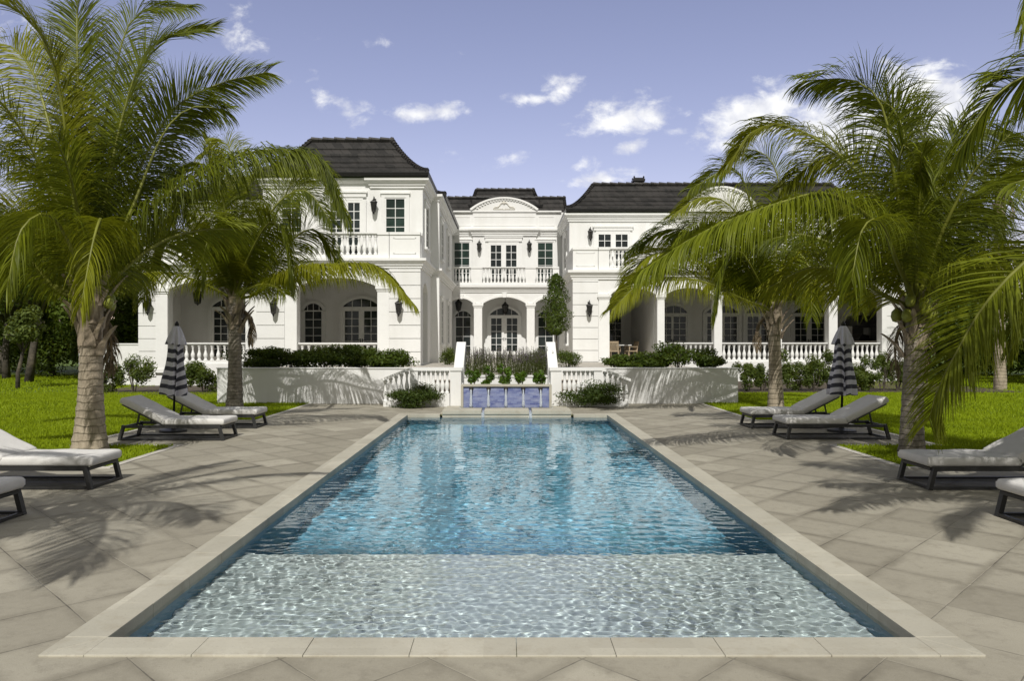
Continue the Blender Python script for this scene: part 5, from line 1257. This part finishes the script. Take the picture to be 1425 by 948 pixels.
for k in range(5):
    x0, x1 = PX(338, 22.6), PX(566, 22.6); x = x0 + (k + .5) * (x1 - x0) / 5
    shrub('hedge_shrub', hl[k], 'shrub', (x, 22.6, TZ + .05), (1.0, .5, .40 - .06 * (k == 4)), 5200, .085, 'hedge', 200 + k, 'clipped shrubs in the planters', 16)
hr = ['low dark shrub at the stair end of the right planter', 'dark shrub beside the low end shrub in the right planter', 'tall dark shrub in the middle of the right planter', 'dark shrub at the far right of the right planter']
for k in range(4):
    x0, x1 = PX(842, 22.6), PX(1004, 22.6); x = x0 + (k + .5) * (x1 - x0) / 4; h = (.17, .20, .32, .28)[k]
    shrub('hedge_shrub', hr[k], 'shrub', (x, 22.6, TZ + .05), (.78, .5, h * 1.4), 3000, .095, 'hedge', 220 + k, 'clipped shrubs in the planters', 14)
for (px, pz_, lab, sd_, w_) in ((152, 0, 'leafy shrub before the white garden wall, leftmost', 240, .42), (187, 0, 'tallest leafy shrub in the left bed, before the mansion corner', 241, .68), (258, 0, 'leafy shrub half hidden behind the left striped umbrella', 242, .42), (285, 0, 'leafy shrub between the left umbrella and the planter wall', 243, .48)):
    shrub('garden_shrub', lab, 'shrub', (PX(px, 26.0), 26.0, .02), (w_ * 1.35, w_ * 1.1, .62 if w_ < .6 else .85), 2200, .10, 'shrub', sd_, 'loose shrubs in the left bed', 11, spread=.34)
rl = ['first leafy shrub of the right hedge, touching the planter wall', 'second leafy shrub of the right hedge, left of the palm trunk', 'leafy shrub of the right hedge half behind the rear palm trunk', 'leafy shrub of the right hedge just right of the rear palm trunk', 'tall thin shrub of the right hedge between palm trunk and umbrella', 'leafy shrub of the right hedge left of the striped umbrella', 'leafy shrub of the right hedge hidden behind the striped umbrella', 'leafy shrub of the right hedge just right of the striped umbrella', 'leafy shrub of the right hedge below the last balustrade', 'leafy shrub of the right hedge beside the big palm trunk', 'last leafy shrub of the right hedge beyond the big palm']
for k in range(11):
    px = 1040 + k * 23.5
    shrub('garden_shrub', rl[k], 'shrub', (PX(px, 26.8), 26.8 + .15 * (k % 2), .02), (.56, .5, .60 + .07 * ((k * 7) % 3)), 2500, .095, 'shrub', 260 + k, 'leafy shrubs of the right hedge', 9, spread=.36)
shrub('creeping_shrub', 'spreading dark green creeper mound below the left stair balustrade', 'shrub', (PX(575, 20.25), 20.25, 0), (1.12, .42, .36), 6500, .06, 'cover', 300, 'creeper mounds at the pool end', 26, False, .36)
shrub('creeping_shrub', 'spreading dark green creeper mound below the right stair balustrade', 'shrub', (PX(833, 20.25), 20.25, 0), (1.12, .42, .37), 6500, .06, 'cover', 301, 'creeper mounds at the pool end', 26, False, .36)
for (px, Y, z0, r, lab, sd_) in ((625, 30.0, .88, (.36, .36, .34), 'round clipped bush at the foot of the left wing flank', 310), (748, 24.2, .88, (.50, .4, .36), 'large round bush among the purple flowers', 311), (790, 27.0, .88, (.52, .5, .34), 'round clipped bush below the slim tree', 312)):
    shrub('round_bush', lab, 'bush', (PX(px, Y), Y, z0), r, 2600, .06, 'hedge' if sd_ != 310 else 'shrub', sd_, 'round clipped bushes on the terrace', 30, True, .5, .45)
# ferns over the fountain
for k, (x, lab) in enumerate(((-.93, 'bright leafy plant above the leftmost fountain spout'), (-.5, 'bright leafy plant above the second fountain spout from the left'), (-.02, 'tallest bright leafy plant above the middle fountain spout'), (.40, 'bright leafy plant above the fourth fountain spout from the left'), (.93, 'bright leafy plant above the rightmost fountain spout'))):
    shrub('leafy_plant', lab, 'plant', (x, 20.6, .56), (.23, .16, .27 + .07 * (k == 2)), 480, .11, 'fern', 330 + k, 'leafy plants above the fountain', 8, True, .4, .35)
# sage bed
g = np.random.default_rng(41); n = 420
bx_, by_ = g.uniform(-1.35, 1.4, n), g.uniform(21.6, 23.4, n); hh_ = g.uniform(.45, .85, n); V = []; Fc = []; T = []; V2 = []; F2 = []; T2 = []
for k in range(n):
    b = np.array([bx_[k], by_[k], .82]); tip = b + np.array([g.normal(0, .07), g.normal(0, .07), hh_[k]])
    for j in range(14):
        u = g.uniform(.05, .8); p = b + (tip - b) * u; a = g.uniform(0, 6.28); L = g.uniform(.04, .09) * (1.2 - u * .6); d = np.array([math.cos(a), math.sin(a), g.uniform(.2, 1.)]); s_ = np.array([-math.sin(a), math.cos(a), 0]) * .012
        i0 = len(V); V += [p, p + d * L * .5 + s_, p + d * L, p + d * L * .5 - s_]; Fc.append((i0, i0 + 1, i0 + 2, i0 + 3)); T += [g.random()] * 4
    i0 = len(V); V += [b + [.004, 0, 0], b - [.004, 0, 0], tip - [.003, 0, 0], tip + [.003, 0, 0]]; Fc.append((i0, i0 + 1, i0 + 2, i0 + 3)); T += [.2] * 4
    for j in range(12):
        u = .66 + .36 * j / 12; p = b + (tip - b) * u; a = g.uniform(0, 6.28); d = np.array([math.cos(a), math.sin(a), .6]) * .032 * (1.3 - (u - .66)); s_ = np.array([-math.sin(a), math.cos(a), 0]) * .014
        i0 = len(V2); V2 += [p, p + d * .6 + s_, p + d, p + d * .6 - s_]; F2.append((i0, i0 + 1, i0 + 2, i0 + 3)); T2 += [g.random()] * 4
fb = thing('flower_bed', 'dense bed of purple flowering sage between the stairs above the fountain', 'flowers', (0, 22.4, .82)); fb['kind'] = 'stuff'
off = np.array([0, 22.4, .82])
linked(np_mesh('sage_stalks', np.array(V) - off, Fc, 'sage', T), 'foliage', fb); linked(np_mesh('sage_flowers', np.array(V2) - off, F2, 'sageflower', T2), 'blossom', fb)
# slim lollipop tree
sx, sy = PX(774, 27.5), 27.5
t = thing('topiary_tree', 'slim standard tree with dense dark crown on a bare stem before the facade', 'tree', (sx, sy, .88))
m = MB(); m.tube([(sx, sy, .86), (sx + .02, sy, 1.6), (sx, sy, 2.5), (sx, sy, 4.0)], [.045, .035, .03, .015], 8); m.build('trunk', 'bark', t)
z_lo, z_hi = PZ(466, sy), PZ(381, sy); gg = np.random.default_rng(77); n = 5200
u = gg.uniform(0, 1, n); prof_ = np.interp(u, [0, .12, .3, .5, .75, .92, 1], [.25, .85, 1., .92, .70, .45, .12]) * .52
lump = 1 + .12 * np.sin(u * 23) ; ang = gg.uniform(0, 6.283, n); rr = prof_ * lump * (1 + .26 * np.sin(ang * 3 + u * 11) + .12 * np.sin(ang * 7 - u * 23)) * gg.uniform(0, 1, n) ** .4
Cn = np.stack([rr * np.cos(ang), rr * np.sin(ang), z_lo - .88 + u * (z_hi - z_lo)], 1); Nn = np.stack([np.cos(ang), np.sin(ang), np.full(n, .3)], 1) + gg.normal(0, .5, (n, 3))
V_, F_, T_ = leaf_quads(Cn, Nn, .085, .45, 78); linked(np_mesh('crown_leaves', V_, F_, 'hedge', T_), 'crown', t)

def tree(label, X, Y, h, crown_r, seed, mat='tree', trunk_h=None, lean=0., n=6000, size=.20, group='trees beyond the lawn', r=.16, zc=None, nclump=24, spread=.34):
    t = thing('broadleaf_tree', label, 'tree', (X, Y, 0), group); g = random.Random(seed)
    trunk_h = trunk_h or h * .45; zc = zc or (h - crown_r[2])
    m = MB(); top = (X + lean, Y, trunk_h)
    m.tube([(X, Y, -.1), (X + lean * .35 + g.uniform(-.08, .08), Y, trunk_h * .4), (X + lean * .7, Y, trunk_h * .75), top], [r * 1.25, r, r * .85, r * .7], 10)
    for k in range(6):
        a = g.uniform(0, 6.28); e = (X + lean + crown_r[0] * .65 * math.cos(a), Y + crown_r[1] * .65 * math.sin(a), zc + g.uniform(-.3, .5) * crown_r[2]); mid = tuple((top[i] + e[i]) / 2 + (.25 if i == 2 else 0) for i in range(3)); m.tube([(top[0], top[1], top[2] - .15), mid, e], [r * .5, r * .35, r * .1], 7)
    m.build('trunk', 'bark', t, smooth=True)
    foliage('crown', n, crown_r, size, mat, seed + 3, t, (lean, 0, zc), nclump, spread)
    return t
tree('tall dark tree at the far left behind the foreground palm', -21.5, 33.5, 8.6, (3.0, 2.6, 3.1), 401, n=14450, lean=.5, trunk_h=3.0)
tree('dark tree with a leaning trunk left of the garden wall', -18.4, 34.0, 7.4, (2.3, 2.2, 2.7), 402, n=14450, lean=-.8, trunk_h=2.6)
tree('dense bright green tree behind the white garden wall', -17.2, 38.0, 7.0, (2.6, 2.2, 3.0), 403, n=15300, trunk_h=2.4)
tree('small pale leaved tree at the left edge of the lawn', -18.9, 28.8, 3.2, (1.15, .9, .95), 404, 'tree_light', n=2550, size=.15, r=.07, trunk_h=1.5, lean=.2, nclump=10)
tree('dark tree standing behind the small pale tree on the left', -24.5, 36.5, 9.5, (3.6, 3.0, 3.8), 405, n=14450, trunk_h=2.8)
tree('dark background tree between the leaning tree and the mansion', -20.0, 40.0, 9.0, (3.6, 3.0, 3.6), 406, n=14450, trunk_h=2.5)
tree('deep shaded tree at the far back of the left lawn', -28.5, 42.0, 9.5, (4.0, 3.0, 4.4), 407, n=12750, size=.2, trunk_h=2.0)
tree('low dark understory tree at the left back of the lawn', -23.5, 38.5, 4.2, (3.4, 1.6, 2.1), 408, n=11050, trunk_h=.8)
tree('low dark understory tree before the garden wall gap', -19.0, 38.0, 4.0, (3.0, 1.5, 2.0), 409, n=11050, trunk_h=.8)
tree('dark tree at the right end of the mansion behind the big palm', 21.0, 35.0, 6.5, (2.8, 2.4, 2.8), 420, n=12750, trunk_h=1.5)
tree('bushy green tree at the far right back of the lawn', 25.0, 33.0, 5.0, (2.8, 2.2, 2.4), 421, n=12750, trunk_h=1.0)
tree('low dark tree filling the far right corner of the lawn', 22.6, 31.5, 3.2, (2.2, 1.5, 1.6), 422, n=8500, trunk_h=.6)
tree('large dark tree beyond the right edge of the lawn', 29.5, 36.5, 8.0, (3.6, 3.0, 3.8), 423, n=12750, trunk_h=1.5)
tree('large dark evergreen filling the far left corner behind the others', -32.0, 47.0, 11.0, (5.0, 3.0, 5.6), 410, n=14000, size=.26, trunk_h=1.5)
tree('broad dark evergreen behind the understory trees on the left', -25.0, 46.0, 10.0, (5.0, 3.0, 5.2), 411, n=14000, size=.26, trunk_h=1.5)
tree('dark evergreen behind the garden wall, touching the mansion end', -19.5, 45.0, 8.5, (4.0, 2.5, 4.4), 412, n=12000, size=.24, trunk_h=1.5)
tree('broad dark evergreen in the gap beyond the right end of the mansion', 26.0, 42.0, 8.0, (5.0, 3.0, 4.4), 424, n=13000, size=.26, trunk_h=1.2)
tree('dark evergreen at the far right edge behind the bushy tree', 34.0, 43.0, 9.0, (5.0, 3.0, 4.8), 425, n=13000, size=.26, trunk_h=1.2)
for (x, y, rx, lab, sd_) in ((-29.0, 44.0, 6.5, 'long dark hedge mass closing the far left corner under the trees', 430), (-20.0, 43.0, 5.0, 'long dark hedge mass behind the leaning tree and garden wall', 431), (24.5, 38.5, 5.0, 'long dark hedge mass closing the right side beyond the mansion', 432), (34.5, 40.0, 5.5, 'long dark hedge mass at the far right edge of the lawn', 433)):
    shrub('boundary_hedge', lab, 'hedge', (x, y, 0), (rx, 1.1, 1.5), 9000, .22, 'tree', sd_, 'hedges behind the lawn', 40, False, .36)
